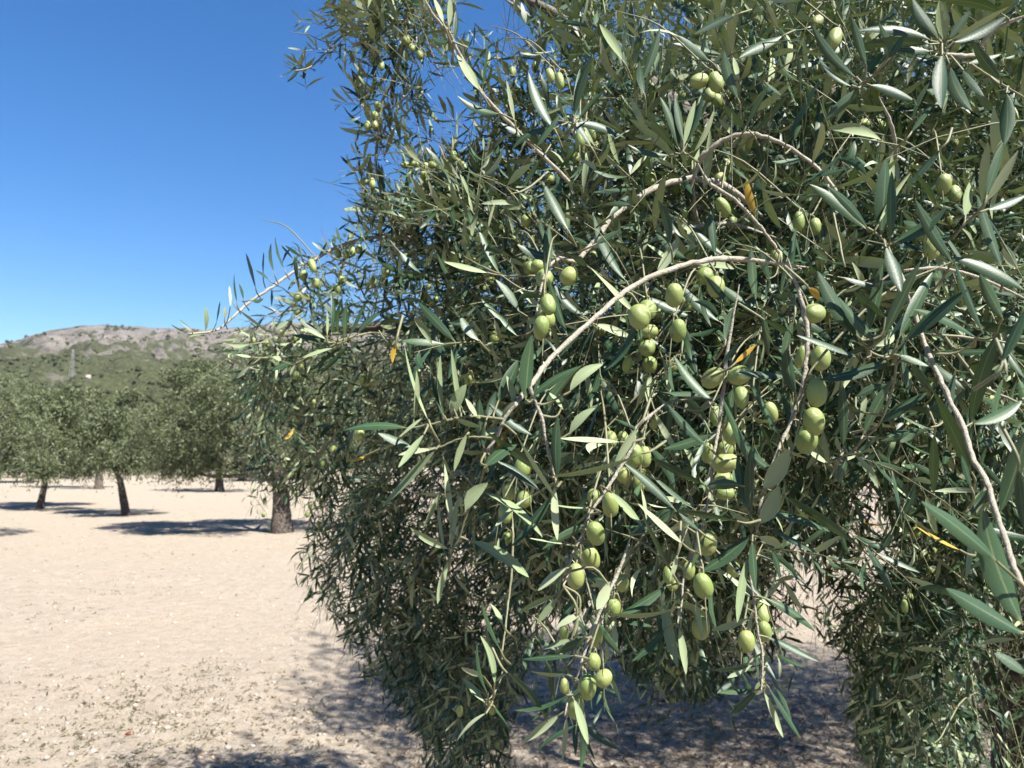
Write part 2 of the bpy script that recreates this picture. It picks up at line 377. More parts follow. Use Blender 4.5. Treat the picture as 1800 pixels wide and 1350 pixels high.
# ------------------------------------------------------------------ leaves (all of them are records; the largest in view become parts)
def leaf_verts(B, D, Nn, L, W, bn, bs, S, U, twist=None):
    """B base, D unit direction, Nn unit normal of the upper face, L length, W width, bn/bs bow along normal and side"""
    S = np.asarray(S)[None, :, None]; U = np.asarray(U)[None, None, :]
    side = np.cross(D, Nn)
    prof = np.where(S < 0.085, 0.06 + 0 * S, np.sin(math.pi * np.clip((S - 0.05) / 0.955, 0, 1) ** 0.92) ** 0.78)
    prof = np.where(S >= 0.999, 0.0, prof)
    half = W[:, None, None] * 0.5 * prof
    arch = 4 * S * (1 - S)
    tw = (twist[:, None, None] if twist is not None else 0) * (S - 0.4)
    lat = half * U
    drop = -0.34 * half * U * U + 0.10 * half * (1 - np.abs(U)) * 0 - 0.10 * half * (np.abs(U) < 0.1)
    x_side = lat * np.cos(tw) - drop * np.sin(tw); x_n = lat * np.sin(tw) + drop * np.cos(tw)
    along = (S * L[:, None, None]) + 0 * U
    x_side = x_side + arch * bs[:, None, None]; x_n = x_n + arch * bn[:, None, None]
    V = B[:, None, None, :] + along[..., None] * D[:, None, None, :] + x_side[..., None] * side[:, None, None, :] + x_n[..., None] * Nn[:, None, None, :]
    uv = np.stack(np.broadcast_arrays(U * 0.5 + 0.5 + 0 * S, S + 0 * U), -1)
    return V, uv[0]

def leaf_faces(ns, nu):
    idx = np.arange(ns * nu).reshape(ns, nu)
    return np.stack([idx[:-1, :-1], idx[:-1, 1:], idx[1:, 1:], idx[1:, :-1]], -1).reshape(-1, 4)

S_NEAR = [0, .05, .085, .13, .2, .3, .42, .55, .68, .80, .90, .96, 1.0]; U_NEAR = [-1, -.5, 0, .5, 1]
S_FAR = [0, .11, .45, .82, 1.0]; U_FAR = [-1, 0, 1]

def joined_leaves(name, R, S=S_FAR, U=U_FAR):
    V, uv = leaf_verts(R['B'], R['D'], R['N'], R['L'], R['W'], R['bn'], R['bs'], S, U, R['tw'])
    n = len(V); k = V.shape[1] * V.shape[2]
    F = (leaf_faces(len(S), len(U))[None] + (np.arange(n) * k)[:, None, None]).reshape(-1, 4)
    mi = np.repeat(R['yel'].astype(int), len(F) // max(n, 1))
    return mesh_np(name, V.reshape(-1, 3), F, None, uv=np.tile(uv.reshape(-1, 2), (n, 1)), attrs={"tone": np.repeat(R['tone'], k)}, mat_idx=mi)

def rec_cat(rs):
    return {k: np.concatenate([r[k] for r in rs]) for k in rs[0]}
def rec_sel(r, m):
    return {k: v[m] for k, v in r.items()}

# ---- shoots grown procedurally: a bent stem with opposite pairs of narrow leaves
def shoots(P0, D0, LEN, K, leafL, droop, lift=0.75, alpha=(38, 68), seed=3, wfac=(0.115, 0.17)):
    g = np.random.default_rng(seed); S = len(P0)
    tt = (np.arange(K) + 0.6) / K
    G = droop
    pos = P0[:, None, :] + LEN[:, None, None] * (D0[:, None, :] * tt[None, :, None] + G[:, None, :] * (tt ** 2)[None, :, None])
    tan = unit(D0[:, None, :] + 2 * G[:, None, :] * tt[None, :, None])
    a = unit(np.cross(D0, g.normal(size=(S, 3)))); 
    A = unit(np.cross(tan, np.cross(np.repeat(a[:, None, :], K, 1), tan))); Bv = np.cross(tan, A)
    phi = (np.arange(K) * math.pi / 2)[None, :] + g.normal(size=(S, K)) * 0.35
    out = []
    for sgn in (0, math.pi):
        ph = phi + sgn
        perp = np.cos(ph)[..., None] * A + np.sin(ph)[..., None] * Bv
        al = np.radians(alpha[0] + (alpha[1] - alpha[0]) * g.random((S, K))) * (1.05 - 0.45 * tt[None, :])
        d = unit(np.cos(al)[..., None] * tan + np.sin(al)[..., None] * perp + g.normal(size=(S, K, 3)) * 0.08)
        n = tan - (tan * d).sum(-1, keepdims=True) * d
        n = n * .6 + np.array([0, 0, lift]) + g.normal(size=(S, K, 3)) * 0.35
        n = unit(n - (n * d).sum(-1, keepdims=True) * d)
        L = leafL[:, None] * (0.55 + 0.55 * g.random((S, K))) * (0.75 + 0.35 * np.sin(math.pi * np.clip(tt, 0, 1)))[None, :]
        W = L * (wfac[0] + (wfac[1] - wfac[0]) * g.random((S, K)))
        keep = g.random((S, K)) < 0.90
        o = dict(B=pos[keep], D=d[keep], N=n[keep], L=L[keep], W=W[keep], bn=(g.normal(size=(S, K)) * 0.075 - 0.02)[keep] * L[keep],
                 bs=(g.normal(size=(S, K)) * 0.05)[keep] * L[keep], tw=(g.normal(size=(S, K)) * 0.75)[keep], tone=g.random((S, K))[keep],
                 yel=(g.random((S, K)) < 0.0015)[keep])
        out.append(o)
    return rec_cat(out), pos

def stems_mesh(name, P0, D0, LEN, G, r0, K=4, sides=3):
    tt = np.linspace(0, 1, K); S = len(P0)
    pos = P0[:, None, :] + LEN[:, None, None] * (D0[:, None, :] * tt[None, :, None] + G[:, None, :] * (tt ** 2)[None, :, None])
    tan = unit(D0[:, None, :] + 2 * G[:, None, :] * tt[None, :, None])
    A = unit(np.cross(tan, np.array([0.3, 0.5, 0.81]))); B = np.cross(tan, A)
    an = np.arange(sides) * 2 * math.pi / sides
    rad = r0[:, None] * np.where(tt < .01, .25, 1.0 - 0.7 * tt)[None, :]
    ring = pos[:, :, None, :] + rad[..., None, None] * (np.cos(an)[None, None, :, None] * A[:, :, None, :] + np.sin(an)[None, None, :, None] * B[:, :, None, :])
    idx = np.arange(K * sides).reshape(K, sides); a = idx[:-1]; b = idx[1:]
    f = np.stack([a, np.roll(a, -1, 1), np.roll(b, -1, 1), b], -1).reshape(-1, 4)
    F = (f[None] + (np.arange(S) * K * sides)[:, None, None]).reshape(-1, 4)
    return ring.reshape(-1, 3), F

def in_poly(px, py, poly):
    inside = np.zeros(len(px), bool); n = len(poly)
    for i in range(n):
        x1, y1 = poly[i]; x2, y2 = poly[(i + 1) % n]
        c = ((y1 > py) != (y2 > py)) & (px < (x2 - x1) * (py - y1) / ((y2 - y1) or 1e-9) + x1)
        inside ^= c
    return inside

# where the crown of the near tree is thick or thin, and how near it comes to the path (both read on a 100 / 200 px grid)
DENS = ["000001332456888888", "000000211456899999", "000000112679999999", "000000256899999999", "000013579999999999", "000025899999999999",
        "000068999999999999", "000058999999999999", "000048999999998899", "000006999888875588", "000003899766547887", "000000598436534787",
        "000000187112113676", "000000055011012565", "000000055011012565"]
DENS = np.array([[int(c) for c in r] for r in DENS], float) / 9.0
FRONT = np.array([[2, 2, 2, 1.35, 1.3, 1.3, 1.1, .95, .9, .9], [2, 2, 2, 1.4, 1.45, 1.1, .95, .95, .9, .9], [2.5, 2.3, 1.8, 1.5, 1.15, 1.0, .95, .92, .9, .9],
                  [2.6, 2.6, 2.3, 1.4, 1.25, 1.0, .95, .92, .9, .9], [2.8, 2.8, 2.6, 1.9, 1.5, 1.15, 1.05, 1.0, 1.0, .95],
                  [2.8, 2.8, 2.6, 2.2, 1.8, 1.4, 1.35, 1.9, 1.5, 1.2], [2.6, 2.6, 2.6, 2.3, 2.0, 1.9, 1.9, 2.0, 1.3, 1.15], [2.6, 2.6, 2.6, 2.3, 1.9, 1.9, 1.9, 1.9, 1.3, 1.15]])
def bil(g, x, y):
    x = np.clip(x, 0, g.shape[1] - 1.001); y = np.clip(y, 0, g.shape[0] - 1.001); xi = x.astype(int); yi = y.astype(int); fx = x - xi; fy = y - yi
    return g[yi, xi] * (1 - fx) * (1 - fy) + g[yi, xi + 1] * fx * (1 - fy) + g[yi + 1, xi] * (1 - fx) * fy + g[yi + 1, xi + 1] * fx * fy
def dens(px, py): return bil(DENS, (px - 50) / 100, (py - 50) / 100)
def front(px, py): return bil(FRONT, px / 200, py / 200)

OUTLINE = [(560, -60), (570, 40), (600, 110), (625, 180), (600, 225), (625, 270), (640, 330), (622, 380), (585, 415), (545, 445), (505, 505), (455, 550), (412, 585),
           (392, 620), (400, 680), (412, 740), (418, 800), (440, 830), (462, 862), (528, 880), (545, 945), (525, 965), (522, 1000), (540, 1045), (590, 1100), (622, 1140), (640, 1185),
           (705, 1245), (748, 1300), (765, 1420), (2600, 1420), (2600, -60)]
HOLES = [([(735, 105), (800, 110), (850, 190), (850, 250), (815, 262), (790, 245), (775, 272), (740, 270), (700, 235), (728, 180)], 0.06),
         ([(812, -20), (880, 5), (930, 40), (990, 85), (930, 105), (860, 100), (825, 70)], 0.08),
         ([(690, 240), (740, 285), (785, 300), (720, 335), (680, 330)], 0.30),
         ([(1120, 10), (1200, 15), (1215, 50), (1160, 75), (1125, 50)], 0.35), ([(1560, 0), (1610, 10), (1600, 60), (1560, 50)], 0.4),
         ([(1575, 100), (1640, 95), (1640, 150), (1580, 160)], 0.45),
         ([(925, 1190), (1000, 1140), (1100, 1170), (1150, 1225), (1250, 1235), (1420, 1110), (1500, 1150), (1490, 1250), (1560, 1420), (900, 1420), (890, 1270)], 0.05),
         ([(1370, 965), (1440, 930), (1480, 1000), (1560, 900), (1590, 960), (1545, 1010), (1500, 1060), (1435, 1140), (1365, 1130), (1345, 1060)], 0.42),
         ([(1705, 1020), (1810, 1000), (1810, 1420), (1735, 1420), (1705, 1200)], 0.40),
         ([(1500, 850), (1585, 860), (1575, 930), (1500, 930)], 0.35),
         ([(915, 1080), (1000, 1075), (1060, 1060), (1105, 1150), (1000, 1135), (940, 1130)], 0.25)]

# ------------------------------------------------------------------ the near tree as seen: leaves (base, tip, width, upper T / under U face, small letter = turned from the sun, bow)
HERO = [
 (0.56, [(719,753,604,756,14,'T',-5),(727,787,664,761,14,'T',0),(748,760,700,822,11,'U',0),(769,787,672,891,15,'U',2),(755,742,711,607,6,'U',5),(727,742,732,651,9,'U',-3),
   (793,733,820,675,22,'u',4),(782,735,755,644,8,'T',0),(779,733,774,624,8,'U',3),(811,731,793,613,9,'U',4),(822,760,798,829,12,'U',-4),(851,791,843,700,18,'t',3),
   (942,767,860,709,15,'T',4),(967,838,853,758,15,'T',5),(871,809,953,864,14,'T',3),(851,822,909,781,20,'T',7),(818,900,858,848,23,'u',8),(856,736,872,687,14,'t',0),
   (874,709,911,633,23,'T',-4),(924,707,936,588,25,'T',0),(929,702,1023,643,14,'T',6),(949,740,1025,641,16,'t',5),(980,849,981,729,18,'t',4),(975,850,980,950,14,'U',-3),
   (1000,691,1060,640,19,'U',6),(1000,764,1047,717,17,'U',4),(1094,777,985,771,9,'U',0),(1131,796,968,837,8,'U',6),(1123,749,1078,822,14,'U',-3),(990,720,965,690,8,'U',0),
   (800,722,784,700,7,'U',0),(905,712,890,660,12,'U',0),(880,742,905,705,14,'u',0),(840,735,818,700,9,'U',2),(845,770,880,750,12,'U',0),(700,772,742,735,5,'U',0),(760,790,700,800,9,'U',0),
   (800,735,845,750,10,'U',0),(905,760,980,880,6,'U',3)]),
 (0.60, [(824,949,930,1015,20,'U',5),(791,966,721,927,12,'u',3),(789,983,769,1062,11,'U',-4),(795,937,781,815,12,'U',0),(793,970,807,872,11,'u',0),(782,974,769,879,6,'U',4),
   (775,863,744,928,9,'U',0),(973,866,898,961,17,'T',3),(844,863,954,945,12,'U',5),(942,868,863,940,6,'U',-3),(998,997,945,1039,14,'U',-2),(980,1045,911,1077,10,'U',-3),
   (982,1048,943,1097,13,'u',0),(1071,1023,1049,1072,20,'U',0),(1022,1079,978,1103,12,'U',0),(1029,930,1050,951,10,'U',2),(1073,863,1130,926,13,'U',0),(1009,959,925,945,3,'U',2),
   (1040,892,962,884,3,'U',2),(1202,957,1121,885,11,'U',2),(1178,999,1124,892,9,'T',2),(1231,934,1193,901,8,'T',0),(1300,917,1192,896,9,'t',4),(1191,971,1177,1023,9,'U',0),
   (986,1254,916,1307,15,'U',0),(1008,1226,1034,1309,14,'U',0),(996,1257,988,1339,10,'u',3),(999,1221,903,1248,6,'T',5),(1001,1186,931,1179,7,'U',2),(1014,1152,917,1159,9,'T',0),
   (1032,1119,974,1148,16,'t',3),(1008,1123,954,1141,9,'U',0),(888,1179,963,1272,11,'t',4),(870,1205,844,1117,13,'U',-5),(858,1221,839,1128,6,'T',4),(852,1235,812,1191,12,'U',0),
   (857,1252,803,1303,6,'U',-5),(854,1190,810,1173,10,'U',0),(881,1145,846,1057,7,'T',0),(885,1100,860,1060,9,'U',0),(868,1240,900,1290,7,'T',0)]),
 (0.64, [(1260,711,1184,624,16,'T',5),(1247,787,1173,711,14,'T',4),(1253,760,1166,789,16,'T',3),(1189,899,1096,813,16,'T',-5),(1244,856,1142,803,13,'T',4),(1222,896,1144,833,8,'T',0),
   (1262,687,1151,689,10,'T',0),(1391,661,1296,656,12,'T',0),(1373,771,1318,669,10,'T',3),(1400,695,1382,614,21,'T',4),(1360,829,1287,729,18,'T',14),(1320,822,1269,698,11,'T',0),
   (1322,932,1320,787,16,'T',0),(1340,862,1387,789,30,'u',-4),(1333,923,1370,854,27,'u',-5),(1310,895,1296,800,16,'t',0),(1280,733,1289,684,16,'T',0),(1304,853,1244,855,19,'t',-3),
   (1322,937,1231,1006,22,'T',4),(1175,1028,1078,1085,17,'T',3),(1189,1068,1068,1078,8,'u',2),(1369,868,1500,954,15,'T',3),(1351,903,1460,935,13,'T',8),(1351,928,1442,974,10,'t',3),
   (1332,943,1373,961,16,'U',4),(1342,1050,1433,1110,14,'T',4),(1278,974,1347,1057,11,'T',0),(1255,994,1355,1065,11,'U',-3),(1322,948,1329,1039,14,'T',0),(1315,975,1296,1095,14,'U',-3),
   (1355,961,1371,1019,10,'T',3),(1371,992,1431,1041,5,'T',2),(1193,1101,1206,1186,13,'U',0),(1171,1103,1110,1163,12,'T',3),(1347,1119,1440,1163,13,'T',4),(1331,1214,1283,1260,13,'t',0),
   (1342,1214,1377,1297,11,'U',-3),(1349,1205,1408,1299,8,'T',-4),(1347,1174,1393,1272,7,'T',5),(1340,1142,1341,1170,16,'U',0),(1342,1188,1329,1222,17,'U',0),(1327,1214,1260,1217,9,'T',0),
   (1331,1152,1278,1192,13,'u',4),(1336,1170,1251,1178,7,'T',2),(1222,1054,1236,1127,9,'U',0),(1320,1086,1249,1108,13,'u',2),(1340,1052,1310,1060,7,'U',0),(1240,940,1215,1000,9,'T',0),
   (1266,640,1300,600,9,'T',0),(1275,600,1290,540,12,'T',3),(1455,815,1420,792,9,'U',0),(1489,800,1474,850,16,'T',0),(1478,795,1470,765,8,'U',0),(1482,790,1478,668,16,'T',-3),
   (1516,768,1572,663,17,'T',3),(1545,745,1630,690,19,'T',3),(1500,700,1560,675,14,'t',3),(1558,768,1612,760,22,'T',0),(1510,800,1470,812,6,'U',0),(1640,750,1548,775,14,'t',6),(1643,758,1641,868,16,'T',-3),
   (1395,560,1375,640,14,'T',0),(1340,560,1400,600,12,'T',2)]),
 (0.58, [(1515,598,1437,476,25,'T',6),(1540,602,1475,522,18,'T',3),(1522,591,1551,462,19,'T',-4),(1551,595,1619,458,18,'T',0),(1578,598,1640,478,20,'T',0),(1560,600,1622,520,8,'U',0),
   (1585,603,1702,507,22,'T',0),(1565,631,1439,667,21,'T',5),(1520,632,1400,589,9,'T',0),(1578,624,1633,644,11,'T',3),(1600,638,1640,690,16,'t',0),(1709,833,1636,680,25,'T',-4),
   (1707,748,1757,583,24,'t',9),(1560,560,1500,511,15,'T',4),(1542,504,1482,487,9,'T',0),(1527,407,1423,324,19,'T',-6),(1527,404,1453,327,14,'T',-6),(1548,415,1557,280,27,'T',0),
   (1565,425,1567,300,16,'T',0),(1542,398,1602,302,8,'U',4),(1567,429,1664,364,21,'T',-4),(1556,431,1584,513,21,'T',4),(1676,464,1609,351,19,'T',3),(1762,473,1718,342,17,'T',0),
   (1805,513,1673,451,21,'T',-5),(1764,562,1722,482,20,'T',0),(1729,587,1678,460,11,'T',-3),(1647,367,1604,302,10,'T',-4),(1733,369,1805,342,15,'T',0),(1696,382,1704,320,16,'U',0),
   (1731,358,1790,264,15,'U',0),(1733,347,1764,249,15,'T',0),(1718,595,1607,544,12,'T',-6),(1708,860,1690,800,10,'T',0),(1530,540,1545,480,12,'t',0)]),
 (0.43, [(1810,745,1758,901,29,'T',6),(1756,990,1619,881,27,'T',-5),(1802,1105,1727,894,42,'T',5),(1806,1118,1662,1034,29,'T',-3),(1808,1187,1748,1148,18,'T',-3),(1800,700,1712,745,20,'T',3),
   (1790,820,1800,930,20,'t',0),(1760,640,1806,540,18,'T',3),(1765,660,1745,780,9,'T',-3)]),
 (0.60, [(1638,78,1496,85,18,'T',-4),(1640,73,1506,54,16,'T',-9),(1651,71,1604,-5,18,'T',3),(1638,71,1598,12,12,'t',0),(1660,71,1651,0,22,'U',0),(1667,69,1707,18,14,'t',0),
   (1669,73,1775,11,10,'U',0),(1673,75,1771,27,18,'T',-4),(1656,93,1655,191,24,'T',0),(1669,113,1709,195,22,'T',-5),(1638,91,1568,88,12,'T',-3),(1764,25,1651,1,20,'T',-8),
   (1762,142,1711,71,18,'t',5),(1769,160,1765,255,24,'t',4),(1507,138,1427,43,16,'T',4),(1500,153,1438,97,7,'T',5),(1513,153,1449,213,18,'t',0),(1527,149,1609,178,16,'T',3),
   (1518,131,1553,89,12,'T',0),(1524,118,1496,29,14,'T',0),(1690,120,1730,170,12,'T',0),(1700,112,1760,95,10,'T',0),(1560,105,1590,60,12,'T',0),(1575,95,1545,40,11,'T',0),
   (1655,260,1590,330,12,'T',0),(1600,235,1640,180,10,'T',0)]),
 (0.82, [(1193,262,1160,170,13,'T',-4),(1196,260,1175,168,12,'T',-3),(1202,251,1187,168,13,'T',0),(1200,262,1223,176,11,'U',3),(1207,255,1235,165,10,'t',0),(1218,269,1255,193,9,'U',-3),
   (1189,271,1131,200,8,'T',-4),(1180,273,1104,254,10,'T',6),(1128,144,1160,49,16,'t',-3),(1133,167,1124,107,13,'T',0),(1096,109,1054,42,15,'U',0),(1247,107,1191,62,12,'T',0),
   (1296,26,1220,60,14,'T',-5),(1378,62,1299,102,17,'T',-3),(1318,231,1270,182,12,'T',3),(1298,176,1273,89,18,'T',4),(1298,144,1289,100,9,'U',0),(1009,207,1042,98,15,'t',7),
   (1009,218,1098,242,15,'T',8),(976,229,929,127,18,'T',4),(973,227,899,264,11,'T',-12),(844,160,803,96,16,'U',2),(880,200,804,168,13,'T',6),(797,71,801,18,10,'T',-4),(789,49,791,-6,10,'U',0),
   (793,73,757,64,10,'T',5),(780,42,762,-5,9,'U',0),(847,160,858,69,5,'T',-3),(1012,210,1020,120,12,'T',0),(1015,212,1062,160,9,'t',0),(1310,225,1350,150,10,'T',0),(1325,235,1390,160,11,'T',-3),
   (1380,255,1440,140,10,'t',0),(1040,260,1005,200,9,'T',0),(905,215,890,140,8,'U',0),(925,245,880,215,9,'T',0),(940,262,985,200,10,'T',0),(955,275,920,330,9,'T',0)]),
 (0.85, [(978,453,909,430,16,'T',4),(979,453,949,384,15,'T',5),(1000,407,953,318,18,'T',-3),(998,591,964,489,15,'T',-3),(1031,559,973,493,14,'T',6),(913,549,871,491,14,'T',-6),
   (911,593,842,522,10,'T',-3),(844,600,809,553,15,'T',5),(1102,496,1044,372,16,'T',6),(1178,431,1156,352,16,'T',-3),(1153,484,1192,418,18,'U',-3),(1276,451,1213,393,13,'T',4),
   (1257,451,1249,370,13,'T',0),(1267,567,1188,489,17,'T',4),(1124,518,1219,560,14,'T',3),(1044,569,1116,598,13,'U',2),(1229,466,1291,473,14,'U',4),(1330,533,1320,433,15,'T',0),
   (1333,542,1262,498,15,'T',3),(1344,533,1382,433,9,'T',4),(1329,380,1313,314,15,'Y',4),(1353,493,1336,436,13,'T',0),(1035,470,1002,448,12,'T',0),(1372,520,1395,440,10,'T',0),
   (1390,500,1400,400,12,'T',3),(1300,350,1260,330,12,'t',0),(1070,380,1108,340,12,'t',0),(1045,430,1090,405,12,'t',0),(1200,312,1150,300,10,'T',3),(860,480,780,460,9,'U',3),(880,485,840,400,10,'T',0)]),
 (1.15, [(582,602,513,589,11,'T',-3),(575,598,518,553,11,'T',0),(573,596,533,576,6,'U',0),(571,589,542,551,6,'T',0),(575,591,575,544,5,'U',0),(582,587,582,515,9,'T',-4),(595,589,602,524,7,'T',4),
   (607,593,609,533,9,'T',0),(613,593,641,531,7,'T',0),(627,589,670,549,9,'T',5),(664,573,704,565,9,'T',4),(520,633,471,652,10,'T',0),(604,607,547,653,7,'t',0),(613,604,560,660,8,'t',0),
   (589,611,531,629,6,'U',0),(521,640,510,662,7,'U',0),(440,644,415,666,6,'U',0),(431,644,400,629,5,'U',0),(444,628,415,623,5,'U',0),(509,564,484,580,8,'U',0),(440,604,400,604,6,'U',5),
   (495,635,478,624,9,'U',0),(680,600,720,640,7,'t',0),(700,440,740,480,9,'T',0)]),
 (1.30, [(450,509,432,444,6,'t',0),(463,487,464,442,3,'t',3),(473,493,449,475,5,'t',-2),(483,480,477,427,6,'T',3),(501,475,484,414,5,'T',0),(516,456,494,431,4,'t',0),(531,453,501,431,6,'t',0),
   (531,453,523,429,4,'t',0),(417,533,412,479,4,'T',0),(428,527,420,498,5,'T',-2),(405,540,403,502,5,'U',0),(442,528,464,524,7,'T',-3),(330,586,300,570,3,'U',0),(339,583,315,561,4,'T',0),
   (361,583,361,538,8,'U',0),(369,586,330,594,5,'U',-3),(380,570,387,529,3,'t',0),(395,560,395,540,6,'U',0),(541,469,515,454,4,'U',0),(420,545,460,575,5,'U',0),(560,452,575,425,5,'T',0),
   (575,445,548,425,5,'T',0),(600,432,590,398,5,'T',0),(640,420,628,390,5,'T',0),(628,425,660,400,5,'T',0)]),
 (0.60, [(696,604,690,638,9,'Y',-2),(647,800,607,809,6,'Y',3),(1290,640,1330,605,9,'Y',0),(1420,505,1440,528,12,'Y',3),(1690,968,1610,925,5,'Y',0)]),
]

# twigs and branches in view: points (px, py), depth start, depth end, radius in px start, end
TWIGS = [
 ([(1420,470),(1300,455),(1240,458),(1180,472),(1110,505),(1060,545),(1010,590),(960,640),(930,680),(905,712)], .80, .56, 5.5, 5),
 ([(930,680),(950,730),(963,790),(975,838),(979,856)], .56, .56, 4, 2), ([(905,712),(886,738),(872,770),(855,793)], .56, .56, 4, 2.5),
 ([(888,738),(862,734),(828,732),(795,737),(755,746),(719,753)], .56, .56, 3, 2), ([(870,771),(835,768),(806,772),(775,785),(745,790)], .56, .56, 2.6, 1.6),
 ([(868,775),(850,830),(838,870),(820,905),(808,945),(793,972),(789,985)], .58, .60, 3, 1.6),
 ([(1170,708),(1140,733),(1120,752),(1110,790),(1085,830),(1070,855),(1045,890),(1030,925),(1013,960),(1003,985),(998,1010),(990,1030)], .66, .60, 4, 2),
 ([(1110,940),(1085,1010),(1065,1050),(1045,1100),(1030,1140),(1015,1185),(1000,1225),(993,1258)], .66, .60, 4, 1.6),
 ([(1300,500),(1278,620),(1275,660),(1268,710),(1262,760),(1255,800),(1250,850),(1243,890),(1236,920),(1220,970),(1203,1010),(1198,1060),(1190,1100)], .74, .64, 4, 2),
 ([(1385,455),(1412,540),(1420,600),(1416,640),(1408,690),(1398,720),(1380,765),(1368,790),(1345,850),(1335,900),(1328,940),(1318,990),(1325,1050),(1332,1110),(1340,1145),(1340,1190),(1338,1215)], .70, .62, 5, 1.6),
 ([(1560,430),(1590,500),(1620,590),(1640,640),(1668,700),(1695,755),(1712,810),(1735,850),(1750,900),(1768,950),(1788,1010),(1825,1080)], .64, .43, 4.5, 6),
 ([(1575,660),(1575,628),(1555,628),(1530,618),(1515,600)], .58, .58, 3, 2), ([(1575,628),(1571,673),(1547,742),(1518,773),(1489,798),(1455,815)], .58, .62, 2.5, 1.6),
 ([(1830,607),(1750,600),(1690,592),(1640,588)], .62, .62, 3, 3), ([(1660,592),(1700,645),(1730,680),(1800,712)], .62, .6, 3, 3),
 ([(1830,540),(1740,495),(1660,472),(1590,475)], .66, .66, 3.5, 3), ([(1560,430),(1540,410),(1525,400)], .58, .58, 3, 2), ([(1560,430),(1500,420),(1480,437)], .6, .6, 2, 1.5),
 ([(1830,190),(1740,135),(1700,110),(1655,92),(1655,76)], .62, .6, 3, 2.5), ([(1640,91),(1680,97),(1715,97)], .62, .66, 4, 4), ([(1620,45),(1560,105),(1530,135),(1512,148)], .64, .6, 3, 2.5),
 ([(1545,170),(1565,215),(1573,255),(1575,280)], .9, .95, 4, 4), ([(1830,20),(1770,40),(1740,60),(1715,97)], .6, .64, 4, 4),
 ([(1215,330),(1228,285),(1250,262),(1285,240),(1330,237),(1380,255),(1430,290),(1460,322),(1478,350)], .92, .84, 6, 3), ([(1455,325),(1470,400),(1485,470)], .84, .8, 2.5, 2),
 ([(1340,380),(1290,335),(1245,318),(1200,315),(1150,332),(1110,355),(1075,385),(1040,430),(1010,462)], 1.05, .9, 7.5, 5), ([(1010,460),(985,455),(970,463),(958,480),(948,520),(942,555)], .9, .85, 4, 2),
 ([(1370,420),(1290,394),(1230,398),(1180,410),(1130,430)], 1.15, 1.1, 5, 4), ([(1220,325),(1222,370),(1230,398)], 1.1, 1.15, 4, 4),
 ([(1225,285),(1250,325),(1290,350),(1330,390),(1345,410),(1370,445)], .86, .86, 4, 3), ([(1200,265),(1225,285)], .82, .86, 3, 3),
 ([(760,418),(720,417),(650,418),(600,432),(560,452),(515,478),(480,503),(440,530),(415,552),(390,575),(370,583),(332,587)], 1.6, 1.28, 4, 2),
 ([(735,-20),(765,30),(790,58),(805,90),(845,160),(880,200),(920,240),(955,275),(1000,320)], .84, .95, 3, 4),
 ([(880,-6),(907,11),(938,36),(975,64),(1007,96),(1040,135),(1085,190),(1115,235)], 1.5, 1.9, 3.5, 4.5),
 ([(700,45),(640,45),(600,65),(575,90),(545,118),(518,125)], 1.45, 1.35, 2.4, 1.4),
 ([(720,-30),(712,60),(705,100),(690,140),(672,180),(667,220),(662,260),(661,290),(668,330),(680,370),(700,420)], 1.45, 1.5, 3, 3),
 ([(667,222),(690,190),(715,170),(730,145),(733,130)], 1.46, 1.42, 1.6, 1), ([(668,225),(700,250),(725,275),(752,292)], 1.46, 1.42, 1.6, 1),
 ([(604,748),(589,765),(560,805),(542,834),(524,861)], 1.8, 1.9, 2.5, 2), ([(900,900),(902,939),(900,1005),(893,1061),(889,1100),(883,1145),(883,1183),(870,1217),(852,1237)], .72, .62, 2.6, 1.6),
 ([(1720,1215),(1690,1233),(1674,1259),(1654,1295),(1643,1306)], 1.2, 1.1, 2, 1.3), ([(1640,975),(1649,985),(1675,1005),(1720,1040)], 1.3, 1.3, 1.5, 2),
 ([(700,600),(660,585),(620,592),(590,601),(575,603)], 1.3, 1.15, 2.5, 2), ([(590,605),(545,625),(520,640)], 1.15, 1.15, 2, 1.5), ([(700,392),(735,394),(770,396),(795,397)], 1.3, 1.2, 2, 1.6),
 ([(815,450),(850,470),(890,484),(940,485)], .95, .9, 2, 2.5), ([(890,342),(920,335),(945,318),(965,300)], .95, 1.0, 2.5, 2.5), ([(830,98),(880,103),(930,102),(975,115),(1010,130)], 1.6, 1.7, 2, 2.5),
 ([(735,155),(770,120),(800,118)], 1.5, 1.5, 1.5, 1.2), ([(797,230),(795,260),(805,300),(820,340)], 1.5, 1.5, 1.6, 2),
]
